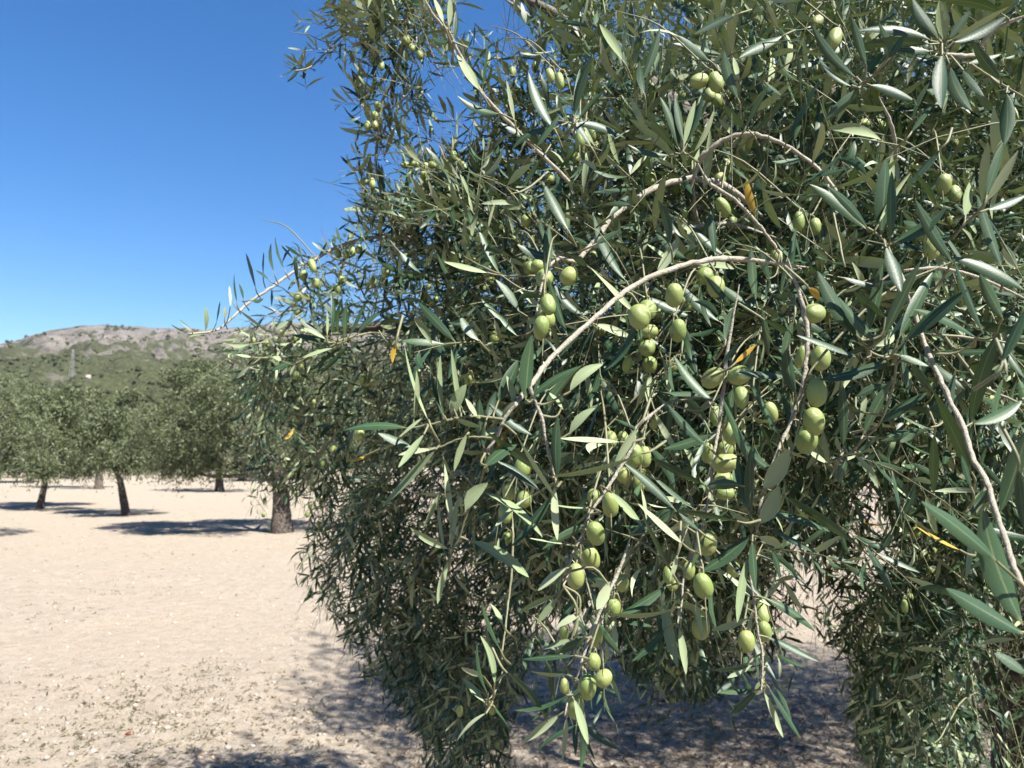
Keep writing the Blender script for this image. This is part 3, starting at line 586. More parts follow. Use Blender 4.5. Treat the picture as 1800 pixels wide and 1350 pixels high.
# thick limbs inside the crown: (px, py, depth, radius m)
LIMBS = [
 [(1770,1180,3.25,.16),(1740,1000,3.1,.13),(1680,800,2.8,.10),(1590,600,2.5,.08),(1490,450,2.3,.065),(1400,330,2.2,.055),(1320,282,2.1,.045),(1250,238,2.0,.036),(1180,190,1.9,.028),(1120,130,1.8,.019),(1090,112,1.75,.0155),(1055,82,1.7,.013),(1025,50,1.7,.012),(993,31,1.65,.010),(956,14,1.6,.009),(915,-4,1.6,.008)],
 [(1320,290,2.15,.04),(1240,240,2.25,.04),(1150,228,2.25,.035),(1080,255,2.25,.032),(1030,300,2.3,.025),(960,400,2.4,.02),(900,520,2.5,.015)],
 [(1600,620,2.5,.07),(1520,450,2.0,.035),(1480,340,1.75,.018),(1462,250,1.65,.013),(1460,180,1.6,.012),(1472,90,1.6,.010),(1490,-20,1.6,.008)],
 [(1740,1000,3.1,.10),(1560,800,2.9,.07),(1380,680,2.6,.05),(1180,620,2.5,.04),(980,600,2.5,.03),(800,590,2.5,.022),(650,580,2.5,.016),(520,600,2.6,.01),(450,640,2.7,.006)],
 [(1380,680,2.6,.04),(1200,760,2.6,.03),(1000,820,2.6,.024),(850,880,2.6,.018),(740,1000,2.6,.012),(700,1120,2.6,.008)],
 [(1740,1000,3.1,.10),(1820,760,2.9,.08),(1900,500,2.7,.06),(1950,250,2.6,.04),(1960,-100,2.6,.02)],
 [(1180,620,2.5,.03),(1000,440,2.3,.02),(860,340,2.2,.014),(760,380,2.1,.010),(690,410,2.0,.006)],
 [(1490,450,2.3,.04),(1340,120,2.5,.03),(1260,-120,2.7,.02),(1200,-300,2.8,.012)],
 [(1560,800,2.9,.05),(1450,840,2.7,.03),(1330,900,2.5,.02),(1240,1000,2.4,.012),(1210,1100,2.3,.007)],
]

# olives: px, py, length px, width px, tilt of the long axis from vertical in degrees
OLV = """1124 557 46 40 0;1138 545 38 34 10;1185 519 43 32 0;1239 485 32 31 20;1258 504 39 32 0;1141 583 32 26 85;1137 611 32 30 20;1192 581 42 29 0;1204 535 30 26 0;1159 552 22 18 0;
957 489 34 31 0;1000 485 35 31 30;946 469 28 26 0;931 471 25 22 0;963 535 41 28 -10;960 558 40 30 -20;951 576 43 28 10;847 489 19 17 60;864 495 19 15 0;849 507 20 16 60;925 389 26 19 0;939 378 19 15 0;
875 398 22 20 0;902 422 15 14 0;935 421 20 12 0;908 440 18 14 0;869 593 22 18 0;967 313 22 16 0;1055 444 18 16 0;1042 451 20 16 0;771 498 13 10 0;771 549 14 10 0;766 526 12 10 0;753 504 12 10 0;
1190 306 22 17 -20;1189 330 24 20 0;1143 315 26 20 0;1274 298 27 24 0;1264 316 28 24 0;1271 364 38 22 -35;1262 384 18 16 0;1287 393 25 18 0;1107 413 21 13 0;1367 455 36 25 -20;1053 582 28 24 60;1207 353 20 15 0;1156 555 22 16 0;
1139 613 28 26 60;1142 641 30 26 0;1181 642 28 24 0;1103 640 32 18 10;1253 664 44 33 50;1299 660 44 34 75;1303 698 38 27 0;1091 731 23 15 0;1151 742 29 18 10;1284 762 40 29 -10;1275 791 33 29 0;
1275 814 46 36 75;1244 796 38 22 0;1271 842 36 26 80;1275 867 32 26 80;1115 801 43 31 0;1133 803 38 24 0;1127 831 26 22 0;1124 849 28 24 0;1073 773 32 24 0;1095 771 28 22 0;1095 835 30 25 0;1044 873 29 24 0;
1073 887 47 30 -5;1258 731 36 22 0;1355 724 38 24 -20;1047 938 53 33 -18;1039 981 46 31 -18;1012 1013 47 31 0;1017 977 26 18 0;889 901 36 26 0;896 866 29 24 0;922 877 31 26 0;843 933 13 10 0;891 946 20 17 0;
991 1112 26 18 0;1047 1117 42 25 0;1093 1025 35 24 0;1078 1068 33 27 0;951 1008 13 11 0;918 822 37 29 0;893 867 28 20 0;637 667 19 14 0;643 673 17 12 0;639 687 15 12 0;682 603 17 14 60;695 611 16 12 0;823 667 22 14 0;
931 791 21 17 0;632 764 22 18 0;884 742 18 13 0;1242 954 46 38 0;1236 1030 51 34 -18;1211 1003 32 22 0;1232 1104 46 33 -5;1289 1001 29 24 0;1340 1079 38 24 0;1344 1110 40 25 -15;1312 1128 41 30 -5;1176 1010 32 23 0;
1182 1026 26 20 0;1280 1088 14 12 0;1293 1054 13 10 0;1043 1163 31 27 0;1061 1192 34 29 40;1032 1208 48 33 0;1012 1243 42 30 0;1083 1072 28 22 0;992 1206 28 17 0;808 1250 21 12 0;864 1248 17 12 0;874 1308 14 10 0;
1436 689 53 34 0;1431 741 51 37 -15;1418 776 47 38 0;1408 627 40 20 10;1442 629 46 35 0;1618 616 18 15 0;1736 701 25 14 85;1530 753 16 9 -20;1596 751 20 11 0;1616 678 14 11 0;1686 876 15 12 0;1431 551 40 36 80;
1456 553 26 18 0;1659 324 37 25 0;1678 340 32 22 0;1638 438 37 28 0;1404 389 35 20 0;1433 398 31 20 0;1671 391 23 20 0;1612 377 12 10 0;1698 307 18 13 0;1724 318 17 12 60;1764 398 12 10 0;1467 67 41 25 20;
1436 38 28 20 40;1518 218 22 18 70;1544 220 21 17 0;1467 224 17 13 0;1644 262 25 20 0;1664 247 17 14 0;1678 251 16 13 0;1700 247 16 13 0;1607 296 22 18 0;1743 196 17 14 0;1769 124 15 13 0;1504 98 18 14 0;
1775 133 15 12 0;1418 269 17 12 60;1229 142 35 26 70;1258 144 37 27 -15;1247 167 26 20 0;1260 178 26 20 0;1198 171 24 15 0;1033 20 21 11 0;1275 291 25 22 0;1020 244 33 20 0;1029 247 31 19 0;1042 238 26 18 0;
1284 167 24 18 0;1013 278 22 16 0;1044 258 22 18 0;714 71 18 14 0;738 96 19 13 0;724 84 17 12 0;901 127 21 13 0;923 118 16 14 0;941 118 19 14 0;967 133 27 16 -15;984 142 31 16 -10;951 142 14 11 0;956 151 14 10 0;
712 290 17 12 80;729 289 16 12 -70;747 293 17 13 25;760 290 17 12 -60;744 308 17 12 0;638 320 19 12 80;654 322 21 13 -10;797 275 21 14 0;806 287 19 13 -20;814 293 21 13 -20;797 307 18 13 0;658 204 18 15 0;
664 187 17 13 0;646 221 18 13 0;659 219 17 12 0;670 115 20 12 0;533 484 20 16 0;549 467 25 14 -20;555 498 18 15 0;524 522 17 15 50;542 524 14 12 0;524 549 16 13 60;594 444 18 13 0;609 447 18 12 0;620 442 17 12 0;
631 438 18 15 0;678 479 20 16 0;675 496 18 15 0;655 495 17 14 0;593 507 17 11 0;600 489 17 12 0;590 529 13 10 0;469 605 13 10 -20;517 595 13 11 0;529 642 15 12 0;521 659 17 12 0;447 600 10 8 0;551 707 11 9 0;
1624 979 21 18 20;1642 972 19 12 0;1635 1003 19 15 0;1609 937 21 18 0;1615 910 15 12 0;1591 943 12 6 0;1590 1066 27 12 -10;1600 1052 19 12 0;1530 1094 17 12 0;1535 1109 13 10 0;1524 1119 14 8 0;1514 1128 15 7 0;
1537 1148 13 8 0;1777 894 25 15 0;1675 939 15 12 0;1704 1248 13 11 0;1713 1205 16 13 0;538 760 12 9 0;566 815 14 11 0;545 890 11 8 0;465 880 11 7 0;463 905 10 7 0;540 905 10 8 0;520 868 10 8 0;585 790 15 12 0;
578 1010 9 7 0;700 1060 12 9 0;710 1050 10 8 0;560 920 10 8 0;1190 1180 13 10 0;1182 1230 12 9 0;1560 1180 12 9 0;1480 870 12 9 0;1500 880 11 8 0"""

# ------------------------------------------------------------------ the near olive tree
tree = tag(link("olive_tree", None, loc=(2.33, 3.30, 0.0)), "large olive tree laden with green olives, its leafy branches hanging close in front", "olive tree")
T0 = np.array([2.33, 3.30, 0.0])

def child(name, V, mat, F4=None, F3=None, origin=T0, **kw):
    me = mesh_np(name, V - origin, F4, F3, **kw); o = link(name, me, mat, tree); o.location = Vector(origin - T0); return o

# trunk: thick, ridged and knotted
def trunk_mesh(base, pts, rad, lobes, seed, sides=72, sub=26, root=0.35):
    L, R = smooth_line(pts, rad, sub); n = len(L)
    ang = np.arange(sides) * 2 * math.pi / sides
    A, Z = np.meshgrid(ang, np.linspace(0, 1, n)); r0 = np.repeat(R[:, None], sides, 1)
    ri = random.Random(seed); f = np.ones_like(r0)
    for k in range(lobes):
        a = ri.random() * 6.28; tw = ri.uniform(-1.4, 1.4); amp = ri.uniform(0.06, 0.17); wd = ri.uniform(2.5, 8)
        f += amp * np.exp(wd * (np.cos(A - a - tw * Z) - 1)) * (0.6 + 0.4 * np.sin(Z * 9 + a))
        f += root * amp * 4 * np.exp(wd * (np.cos(A - a) - 1)) * np.exp(-Z * 9)
    q = vnoise(A * 7.0 + seed, L[:, 2:3] * 14 + seed + 0 * A, seed, 4, 0.6) - 0.5
    q2 = vnoise(np.cos(A) * 3 + 9, np.sin(A) * 3 + L[:, 2:3] * 3, seed + 1, 3) - 0.5
    f += 0.16 * q + 0.24 * q2
    r0 = r0 * f
    Vv = np.stack([L[:, 0:1] + r0 * np.cos(A), L[:, 1:2] + r0 * np.sin(A), L[:, 2:3] + 0 * A], -1)
    idx = np.arange(n * sides).reshape(n, sides); a = idx[:-1]; b = idx[1:]
    F = np.stack([a, np.roll(a, -1, 1), np.roll(b, -1, 1), b], -1).reshape(-1, 4)
    return Vv.reshape(-1, 3), F
Pt = P(1770, 1180, 3.25)
V, F = trunk_mesh(T0, [(2.36, 3.34, -.12), (2.33, 3.30, .12), (2.28, 3.26, .38), (2.22, 3.24, .62), (2.16, 3.22, .86), (2.10, 3.18, 1.05)], [.36, .29, .24, .23, .25, .15], 12, 4)
child("trunk", V, M_TRUNK, F)
for lb in LIMBS[:7] + LIMBS[8:]:
    pts = np.array([P(a, b, c) for a, b, c, r in lb]); rad = [q[3] for q in lb]
    wob = pts.copy(); wob[1:-1] += rng.normal(size=wob[1:-1].shape) * 0.006
    L, R = smooth_line(wob, rad, 7); A = Acc(); A.tube(L, R, 12, rough=0.22)
    me = A.mesh("branch", origin=L[0]); o = link("branch", me, M_LIMB if lb[0][3] > 0.035 or True else M_TWIG, tree); o.location = Vector(L[0] - T0)
twig_lines = []
for pts2, d0, d1, r0, r1 in TWIGS:
    n = len(pts2); ds = np.linspace(d0, d1, n)
    pts = np.array([P(a, b, c) for (a, b), c in zip(pts2, ds)]); rad = np.array([(r0 + (r1 - r0) * i / (n - 1)) for i in range(n)]) * ds / FPX * 0.85
    L, R = smooth_line(pts, rad, 5)
    if all(np.linalg.norm(q_ - L[0], axis=1).min() > .015 for q_, _r in twig_lines): R[:6] *= np.linspace(.25, 1, 6)
    # swollen nodes along the twig
    s = np.concatenate([[0], np.cumsum(np.linalg.norm(np.diff(L, axis=0), axis=1))]); R = R * (1 + 0.25 * (np.maximum(0, np.cos(s * 2 * math.pi / 0.021)) ** 8))
    twig_lines.append((L, R)); A = Acc(); L = L + rng.normal(size=L.shape) * (R[:, None] * .16); A.tube(L, R, 8, rough=0.22)
    o = link("twig", A.mesh("twig", origin=L[0]), M_SHOOT if max(r0, r1) < 3.4 else M_TWIG, tree); o.location = Vector(L[0] - T0)
ALLTW = np.vstack([l for l, r in twig_lines])

# hand-placed leaves
hB, hD, hN, hL, hW, hbn, hbs, htw, hto, hye = [], [], [], [], [], [], [], [], [], []
g = np.random.default_rng(21)
for d, lst in HERO:
    for bx, by, tx, ty, w, sd_, bend in lst:
        db = d + g.normal() * 0.012 * d; lpx = math.hypot(tx - bx, ty - by)
        db2 = db + np.clip(g.normal() * 0.22, -.4, .4) * lpx * d / FPX
        b = P(bx, by, db); tp = P(tx, ty, db2); L = np.linalg.norm(tp - b); D = (tp - b) / L
        view = unit(EYE - (b + tp) / 2); nc = unit(view - (view @ D) * D); sv = np.cross(D, nc)
        wr = w * d / FPX; full = max(wr, L * 0.155); full = min(full, L * 0.22) if wr < L * 0.22 else wr
        if sd_ in 'TU': full = max(full, wr / 0.80)
        c = min(1.0, wr / full); a = math.acos(c)
        n1 = nc * math.cos(a) + sv * math.sin(a); n2 = nc * math.cos(a) - sv * math.sin(a)
        lit = sd_ in 'TUY'
        if (n1 @ SUN_DIR > n2 @ SUN_DIR) != lit: n1, n2 = n2, n1
        if g.random() < 0.15: n1, n2 = n2, n1
        n = n1; under = sd_ in 'Uu'
        if under: n = -n
        # side bow: in the picture plane, towards perp = (dy, -dx)
        perp = RT * ((ty - by) / lpx) + UP * ((tx - bx) / lpx); bw = bend * d / FPX
        side = np.cross(D, n)
        bs = bw * (perp @ side); bn = bw * (perp @ n) + g.normal() * 0.02 * L
        for lst_, v in ((hB, b), (hD, D), (hN, n), (hL, L), (hW, full), (hbn, bn), (hbs, bs), (htw, g.normal() * 0.3), (hto, g.random()), (hye, sd_ == 'Y')): lst_.append(v)
HR = dict(B=np.array(hB), D=np.array(hD), N=np.array(hN), L=np.array(hL), W=np.array(hW), bn=np.array(hbn), bs=np.array(hbs), tw=np.array(htw), tone=np.array(hto), yel=np.array(hye), sp=np.ones(len(hL), bool))

# petioles / spurs from each hand-placed leaf to the closest twig
A = Acc()
for b, D in zip(HR['B'], HR['D']):
    dd = np.linalg.norm(ALLTW - b, axis=1); j = int(np.argmin(dd))
    if dd[j] < 0.05 and dd[j] > 0.002:
        q = ALLTW[j]; m = (b + q) / 2 - D * min(0.008, dd[j] * 0.25)
        L, R = smooth_line([q, m, b + D * 0.002], [0.0011, 0.0009, 0.0008], 3); A.tube(L, R, 5, cap=False)
    else:
        q = b - D * 0.02 + np.array([0, 0.012, 0.004]); L, R = smooth_line([q, b - D * 0.006, b + D * 0.002], [0.0012, 0.0010, 0.0008], 3); A.tube(L, R, 5, cap=False)

# olives: records as well
OL = []
for s in OLV.replace("\n", "").split(";"):
    x, y, l, w, an = [float(v) for v in s.split()]
    d = min(max(31.5 / l, 0.60), 3.0)
    if y < 420 and d < 0.9: d = 0.9
    if y < 340 and x < 780: d = 1.45
    OL.append((x, y, l, w, an, d))
OL = np.array(OL)
oc = np.array([P(x, y, d) for x, y, l, w, an, d in OL])
tops = oc + np.array([UP * (l * d / FPX * 0.5) for x, y, l, w, an, d in OL])
dmin = np.array([np.linalg.norm(ALLTW - q, axis=1).min() for q in tops]); lone = list(np.where(dmin > 0.03)[0]); shP = []; shD = []; shL = []; shG = []
while lone:
    i = lone.pop(0); cl = [i] + [j for j in lone if np.linalg.norm(tops[j] - tops[i]) < 0.05]; lone = [j for j in lone if j not in cl]
    q = tops[cl]; c0 = q.mean(0) + FW * 0.006; hi = q[:, 2].max(); lo = q[:, 2].min(); a_ = g.random() * 6.28; lean = np.array([math.cos(a_), abs(math.sin(a_)) * .6, 0]) 
    ln = 0.06 + 0.05 * g.random()
    s0 = np.array([c0[0], c0[1], hi + ln]) + lean * ln * 1.3; s1 = np.array([c0[0], c0[1], hi + 0.008]); s2 = np.array([c0[0], c0[1], lo + 0.002]) - lean * 0.008; s3 = s2 - np.array([0, 0, 0.05]) - lean * 0.015
    L, R = smooth_line([s0, (s0 + s1) / 2 + np.array([0, 0, .016]), s1, s2, s3], [.0004, .0012, .0011, .0009, .0004], 4); A.tube(L, R, 5); ALLTW = np.vstack([ALLTW, L])
    shP.append(s0); shD.append(unit(s3 - s0)); shL.append(np.linalg.norm(s3 - s0)); shG.append(np.zeros(3))
BEAR, _ = shoots(np.array(shP), np.array(shD), np.array(shL), 7, np.full(len(shP), .052), np.array(shG), seed=91)
for (x, y, l, w, an, d), c in zip(OL, oc):
    up = UP * math.cos(math.radians(an)) + RT * math.sin(math.radians(an)) * 1.0
    top = c + up * (l * d / FPX * 0.47)
    dd = np.linalg.norm(ALLTW - top, axis=1); j = int(np.argmin(dd))
    rr = 0.0009
    if dd[j] < 0.045:
        q = ALLTW[j]
    else:
        q = top + np.array([g.normal() * 0.006, 0.012 + 0.01 * g.random(), 0.024 + 0.014 * g.random()])
    L, R = smooth_line([q, (q + top) / 2 + up * 0.003, top - up * 0.001], [rr * 1.3, rr, rr], 3); A.tube(L, R, 5)
tag(link("leaf_stalks", A.mesh("leaf_stalks", origin=T0), M_SHOOT, tree), kind='stuff')

# ---- procedural shoots of the crown
def P_arr(px, py, d): return EYE + d[:, None] * (FW + RT * ((px - 900) / FPX)[:, None] + UP * ((675 - py) / FPX)[:, None])
def sample_fill(n, seed, dmax=3.4, thick=1.7):
    g = np.random.default_rng(seed); n = n * 8; px = g.uniform(360, 1960, n); py = g.uniform(-160, 1400, n)
    de = dens(px, np.clip(py, 0, 1400)); ok = (g.random(len(px)) < de * np.clip((front(px, py) / 2.6) ** 0.75, 0, 1)) & in_poly(px, py, OUTLINE); n //= 8; px, py, de = px[ok][:n], py[ok][:n], de[ok][:n]
    f = front(px, py); u = g.random(len(px)); a = f ** 3; b = np.minimum(f + np.where((px < 860) & (py < 400), .45, np.where((px < 1050) & (py < 320), .8, thick)), dmax + 0 * f); b = np.maximum(b, f + 0.3) ** 3
    d = (a + (b - a) * u) ** (1 / 3)
    q = P_arr(px, py, d); cl = vnoise(q[:, 0] * 4.2 + q[:, 2] * 1.3 + 20, q[:, 1] * 2.6 + q[:, 2] * 4.2 + 20, 51, 2)
    ok = g.random(len(px)) < np.maximum(np.clip((cl - .42) * 7, .03, 1), np.where(d > f + .85, .55, 0))
    for poly, kp in HOLES: ok &= ~(in_poly(px, py, poly) & (g.random(len(px)) > kp * .7))
    return px[ok], py[ok], d[ok]
BEAR['sp'] = np.ones(len(BEAR['L']), bool); recs = [HR, BEAR]; stemV = []; stemF = []; ns = 0
def grow(px, py, d, seed, Lr=(0.14, 0.30), K=10, leaf=(0.042, 0.066), updown=None, wf=(0.115, 0.17)):
    global ns
    g = np.random.default_rng(seed); p = P_arr(px, py, d); S = len(p)
    ctr = np.array([1.4, 3.2, 1.9]); out = unit((p - ctr) * np.array([1, 1, 0.7]))
    low = np.clip((py - 350) / 350, 0, 1)[:, None] if updown is None else np.full((S, 1), updown)
    D0 = unit(out * 0.6 + g.normal(size=(S, 3)) * 0.55 + np.array([0, 0, 1.0]) * (0.75 - 1.25 * low))
    G = g.normal(size=(S, 3)) * 0.10 + np.array([0, 0, -1.0]) * (0.12 + 0.40 * low)
    LEN = Lr[0] + (Lr[1] - Lr[0]) * g.random(S)
    P0 = p - D0 * LEN[:, None] * 0.5 - G * LEN[:, None] * 0.3
    lf = leaf[0] + (leaf[1] - leaf[0]) * g.random(S)
    R, _ = shoots(P0, D0, LEN, K, lf, G, seed=seed + 1, wfac=wf, lift={63: -.35, 42: .25, 66: .3}.get(seed, .75))
    R['sp'] = np.full(len(R['L']), seed in (61, 62, 64, 66))
    recs.append(R); me_ = P0 + LEN[:, None] * (D0 * .6 + G * .36); ex, ey, ez = proj(me_); e2x, e2y, _z = proj(P0)
    oks = (in_poly(ex, ey, OUTLINE) & in_poly(e2x, e2y, OUTLINE)) if seed in (41, 42, 63, 65) else np.ones(S, bool)
    P0, D0, LEN, G = P0[oks], D0[oks], LEN[oks], G[oks]; S = len(P0)
    V, F = stems_mesh("stems", P0, D0, LEN, G, 0.0009 + 0.0007 * g.random(S)); stemV.append(V); stemF.append(F + ns); ns += len(V)
px, py, d = sample_fill(10500, 31); grow(px, py, d, 41, K=9, leaf=(0.052, 0.080), wf=(.125, .185))
gq = np.random.default_rng(33); qx = gq.uniform(1100, 2000, 5200); qy = gq.uniform(-150, 860, 5200); qd = gq.uniform(3.1, 4.8, 5200)
sel_ = (qy < 700 + (qx - 1120) * .2); grow(qx[sel_], qy[sel_], qd[sel_], 44, K=10, leaf=(.05, .07))
px, py, d = sample_fill(800, 32, thick=0.5); grow(px, py, d, 42, K=9, leaf=(0.045, 0.068))
# thin front sprays at the silhouette
def at_points(lst, seed, n=1, jit=10):
    g = np.random.default_rng(seed); a = np.repeat(np.array(lst, float), n, 0); a[:, 0] += g.normal(size=len(a)) * jit; a[:, 1] += g.normal(size=len(a)) * jit
    return a[:, 0], a[:, 1], a[:, 2]
px, py, d = at_points([(700, 40, 1.44), (720, 20, 1.44), (690, 70, 1.44), (650, 40, 1.44), (740, 60, 1.44), (670, 10, 1.44), (640, 70, 1.44), (610, 55, 1.44), (575, 85, 1.44), (540, 110, 1.44), (600, 20, 1.44)], 5, 2, 14)
grow(px, py, d, 61, Lr=(0.08, 0.16), K=6, leaf=(0.036, 0.052), updown=0.6)
px, py, d = at_points([(690, 145, 1.44), (675, 180, 1.44), (660, 220, 1.44), (650, 210, 1.44), (662, 270, 1.44), (655, 300, 1.44), (670, 350, 1.44), (730, 260, 1.44), (735, 300, 1.44), (715, 165, 1.44), (640, 190, 1.44)], 6, 2, 8)
grow(px, py, d, 62, Lr=(0.08, 0.17), K=6, leaf=(0.036, 0.052), updown=0.4)
px, py, d = at_points([(450, 640, 2.5), (430, 600, 2.5), (440, 690, 2.6), (420, 650, 2.6), (470, 760, 2.6), (455, 840, 2.7), (465, 880, 2.7), (470, 800, 2.7), (500, 860, 2.6), (560, 1010, 2.5), (560, 960, 2.5), (600, 1080, 2.5), (660, 1170, 2.4), (735, 1270, 2.3)], 7, 4, 18)
grow(px, py, d, 63, Lr=(0.12, 0.26), K=9, leaf=(0.045, 0.06), updown=0.8)
px, py, d = at_points([(730, 260, 1.6), (797, 235, 1.5), (800, 250, 1.5), (830, 115, 1.55), (870, 105, 1.6), (940, 90, 1.6), (1000, 110, 1.7), (1040, 60, 1.6), (1080, 80, 1.6), (960, 80, 1.6), (780, 330, 1.5), (740, 350, 1.6), (860, 220, 1.4), (900, 180, 1.4)], 8, 2, 12)
grow(px, py, d, 64, Lr=(0.10, 0.18), K=8, leaf=(0.045, 0.06), updown=0.0)
px, py, d = at_points([(1110, 370, .84), (1170, 330, .84), (1290, 250, .78), (1360, 250, .78), (1430, 305, .76), (1245, 335, .84), (1320, 380, .80), (1060, 430, .82), (1200, 400, .9), (1480, 250, .8), (1380, 120, .8), (1300, 90, .85),
    (1100, 560, .74), (1350, 640, .8), (1450, 430, .8), (1230, 900, .8), (960, 500, .85), (820, 620, .85), (1120, 300, .9), (1010, 330, .95), (900, 330, 1.0), (1420, 200, .8), (1540, 240, .75), (1690, 230, .72), (1750, 420, .75), (1620, 860, .8), (1560, 980, .85), (1420, 960, .9)], 66, 1, 8)
grow(px, py, d, 66, Lr=(0.10, 0.17), K=8, leaf=(0.050, 0.066), updown=0.3)
# crown outside the picture: top and back of the tree, which shade the ground
g2 = np.random.default_rng(77); n = 5200
q = unit(g2.normal(size=(n, 3))) * (g2.random((n, 1)) ** 0.4); q = q * np.array([2.2, 1.8, 1.25]) + np.array([2.5, 3.9, 2.45])
x, y, z = proj(q); okq = (q[:, 2] > 1.5) & ((y < -40) | (x > 1850) | (z > 3.2) & (y < 900) & (x > 700))
q = q[okq]; x, y, z = proj(q)
grow(x, y, z, 65, Lr=(0.2, 0.4), K=10, leaf=(0.05, 0.07), updown=0.3)

R = rec_cat(recs); hero_n = len(HR['L'])
mid = R['B'] + R['D'] * (R['L'] * 0.5)[:, None]; tip = R['B'] + R['D'] * R['L'][:, None]
mx, my, mz = proj(mid); tx_, ty_, tz_ = proj(tip)
keep = np.ones(len(mx), bool); fill = np.arange(len(mx)) >= hero_n
g3 = np.random.default_rng(5)
inframe = (mx > -60) & (mx < 1860) & (my > -60) & (my < 1410)
jx = mx + g3.normal(size=len(mx)) * 7; jy = my + g3.normal(size=len(mx)) * 7
outl = ~in_poly(jx, jy, OUTLINE) & inframe
spr = R['sp']
keep &= ~(fill & outl & ~spr)
keep &= ~(fill & (mz < 0.75) & inframe & ~R['sp']) | ~fill
keep &= ~(fill & (mz < 0.35))
shp = mid - SUN_DIR * (mid[:, 2:3] / SUN_DIR[2]); gx_, gy_, gz_ = proj(shp)
keep &= ~(fill & ~inframe & (gz_ > 0) & (gy_ < 1420) & (gx_ < np.where(gy_ > 1180, 600 - (gy_ - 1230) * 1.9, 700)))
for poly, kp in HOLES:
    ins = in_poly(jx, jy, poly) & ~spr; keep &= ~(fill & ins & (g3.random(len(mx)) > kp))
keep &= ~(fill & ~R['sp'] & (gz_ > 0) & (gy_ > 1240) & (gy_ < 1420) & (gx_ < 340) & (g3.random(len(mx)) < .85))
# leaves that would cover the olives are lifted off
tipmidx = (mx + tx_) / 2; tipmidy = (my + ty_) / 2
for x, y, l, w, an, dd in OL:
    rr = l * 0.55
    for ax, ay in ((mx, my), (tipmidx, tipmidy), (tx_, ty_)):
        hit = (np.hypot(ax - x, ay - y) < rr) & (mz < dd + 0.02); keep &= ~(fill & hit & (g3.random(len(mx)) < 0.93))
# light wells: leaves standing between the sun and the nearest sprays and olives are thinned
tg = np.vstack([HR['B'] + HR['D'] * (HR['L'] * .3)[:, None], HR['B'] + HR['D'] * (HR['L'] * .75)[:, None], oc[OL[:, 5] < 1.7]])
tg = tg[proj(tg)[2] < 1.8]
for q in tg:
    v = mid - q; s_ = v @ SUN_DIR; dist = np.linalg.norm(v - s_[:, None] * SUN_DIR, axis=1)
    keep &= ~(fill & (s_ > 0.01) & (dist < 0.026) & (g3.random(len(mid)) < 0.72))
for rr_, lo_, hi_ in ((1, 0.55, 1.5),):   # nothing outside the picture stands close overhead of the nearest sprays
    for t_ in np.linspace(.1, 2.2, 12):
        sx, sy, sz = proj(mid - SUN_DIR * t_); hit = (sx > 620) & (sx < 1800) & (sy > 60) & (sy < 1000) & (sz > .4) & (sz < 1.25)
        keep &= ~(fill & ~inframe & hit)
R = rec_sel(R, keep); mx, my, mz, tx_, ty_ = mx[keep], my[keep], mz[keep], tx_[keep], ty_[keep]
vis = (mx > -20) & (mx < 1820) & (my > -20) & (my < 1370) & (mz > 0.2)
score = np.where(vis, R['L'] / np.maximum(mz, .1), 0); score[:hero_n] += np.where(vis[:hero_n], 0.02, 0)
order = np.argsort(-score); big = np.zeros(len(score), bool); big[order[:300]] = True
hand = np.arange(len(big)) < hero_n
print("leaves", len(big), "hand", hero_n, flush=True)
# the 300 largest: each a leaf of its own
for i in np.where(big)[0]:
    r = rec_sel(R, np.array([i])); b = r['B'][0].copy(); r['B'] = r['B'] - b
    me = joined_leaves("leaf", r, S_NEAR, U_NEAR)
    o = link("leaf", me, [M_LEAF, M_LEAF_YEL], tree); o.location = Vector(b - T0)
    if r['yel'][0]: o['label'] = "yellowed leaf"
rest = rec_sel(R, ~big); rest['B'] = rest['B'] - T0; near = (mz[~big] < 1.3)
far_ = mz[~big] > 2.0
for nm, msk, ss, uu in (("inner_foliage", far_, [0, .34, .75, 1.0], [-1, 1]), ("foliage", ~near & ~far_, [0, .17, .5, .84, 1.0], [-1, 1]), ("outer_foliage", near, [0, .09, .24, .48, .72, .9, 1.0], U_FAR)):
    tag(link(nm, joined_leaves(nm, rec_sel(rest, msk), ss, uu), [M_LEAF, M_LEAF_YEL], tree), kind='stuff')
tag(link("shoots", mesh_np("shoots", np.vstack(stemV) - T0, np.vstack(stemF)), M_SHOOT, tree), kind='stuff')

# olives
def olive_mesh(seed, nu=16, nv=12):
    r = random.Random(seed); Vv = []; 
    for i in range(nv + 1):
        t_ = i / nv; ph = math.pi * t_; z = math.cos(ph); rad = math.sin(ph) ** 0.92
        if i == nv: z = -1.0 - 0.05
        rad *= 1 + 0.04 * math.sin(ph * 2 + seed)
        for k in range(nu):
            a = 2 * math.pi * k / nu; Vv.append((rad * math.cos(a) * (1 + 0.02 * math.sin(2 * a + seed)), rad * math.sin(a), z))
    idx = np.arange((nv + 1) * nu).reshape(nv + 1, nu); a = idx[:-1]; b = idx[1:]
    return mesh_np("olive", np.array(Vv), np.stack([a, b, np.roll(b, -1, 1), np.roll(a, -1, 1)], -1).reshape(-1, 4)[:, :])
OM = [olive_mesh(s) for s in range(4)]
for m_ in OM: m_.materials.append(M_OLIVE)
for k, ((x, y, l, w, an, d), c) in enumerate(zip(OL, oc)):
    if k >= 300: break
    o = bpy.data.objects.new("olive", OM[k % 4]); COL.objects.link(o); o.parent = tree
    an2 = math.radians(an); zax = unit(UP * math.cos(an2) + RT * math.sin(an2) + FW * g.normal() * 0.25); xax = unit(np.cross(zax, FW)); yax = np.cross(zax, xax)
    s = d / FPX; M = Matrix(((*(xax * w * s * .5),), (*(yax * w * s * .5),), (*(zax * l * s * .5),))).transposed().to_4x4(); M.translation = Vector(c - T0)
    o.matrix_local = M

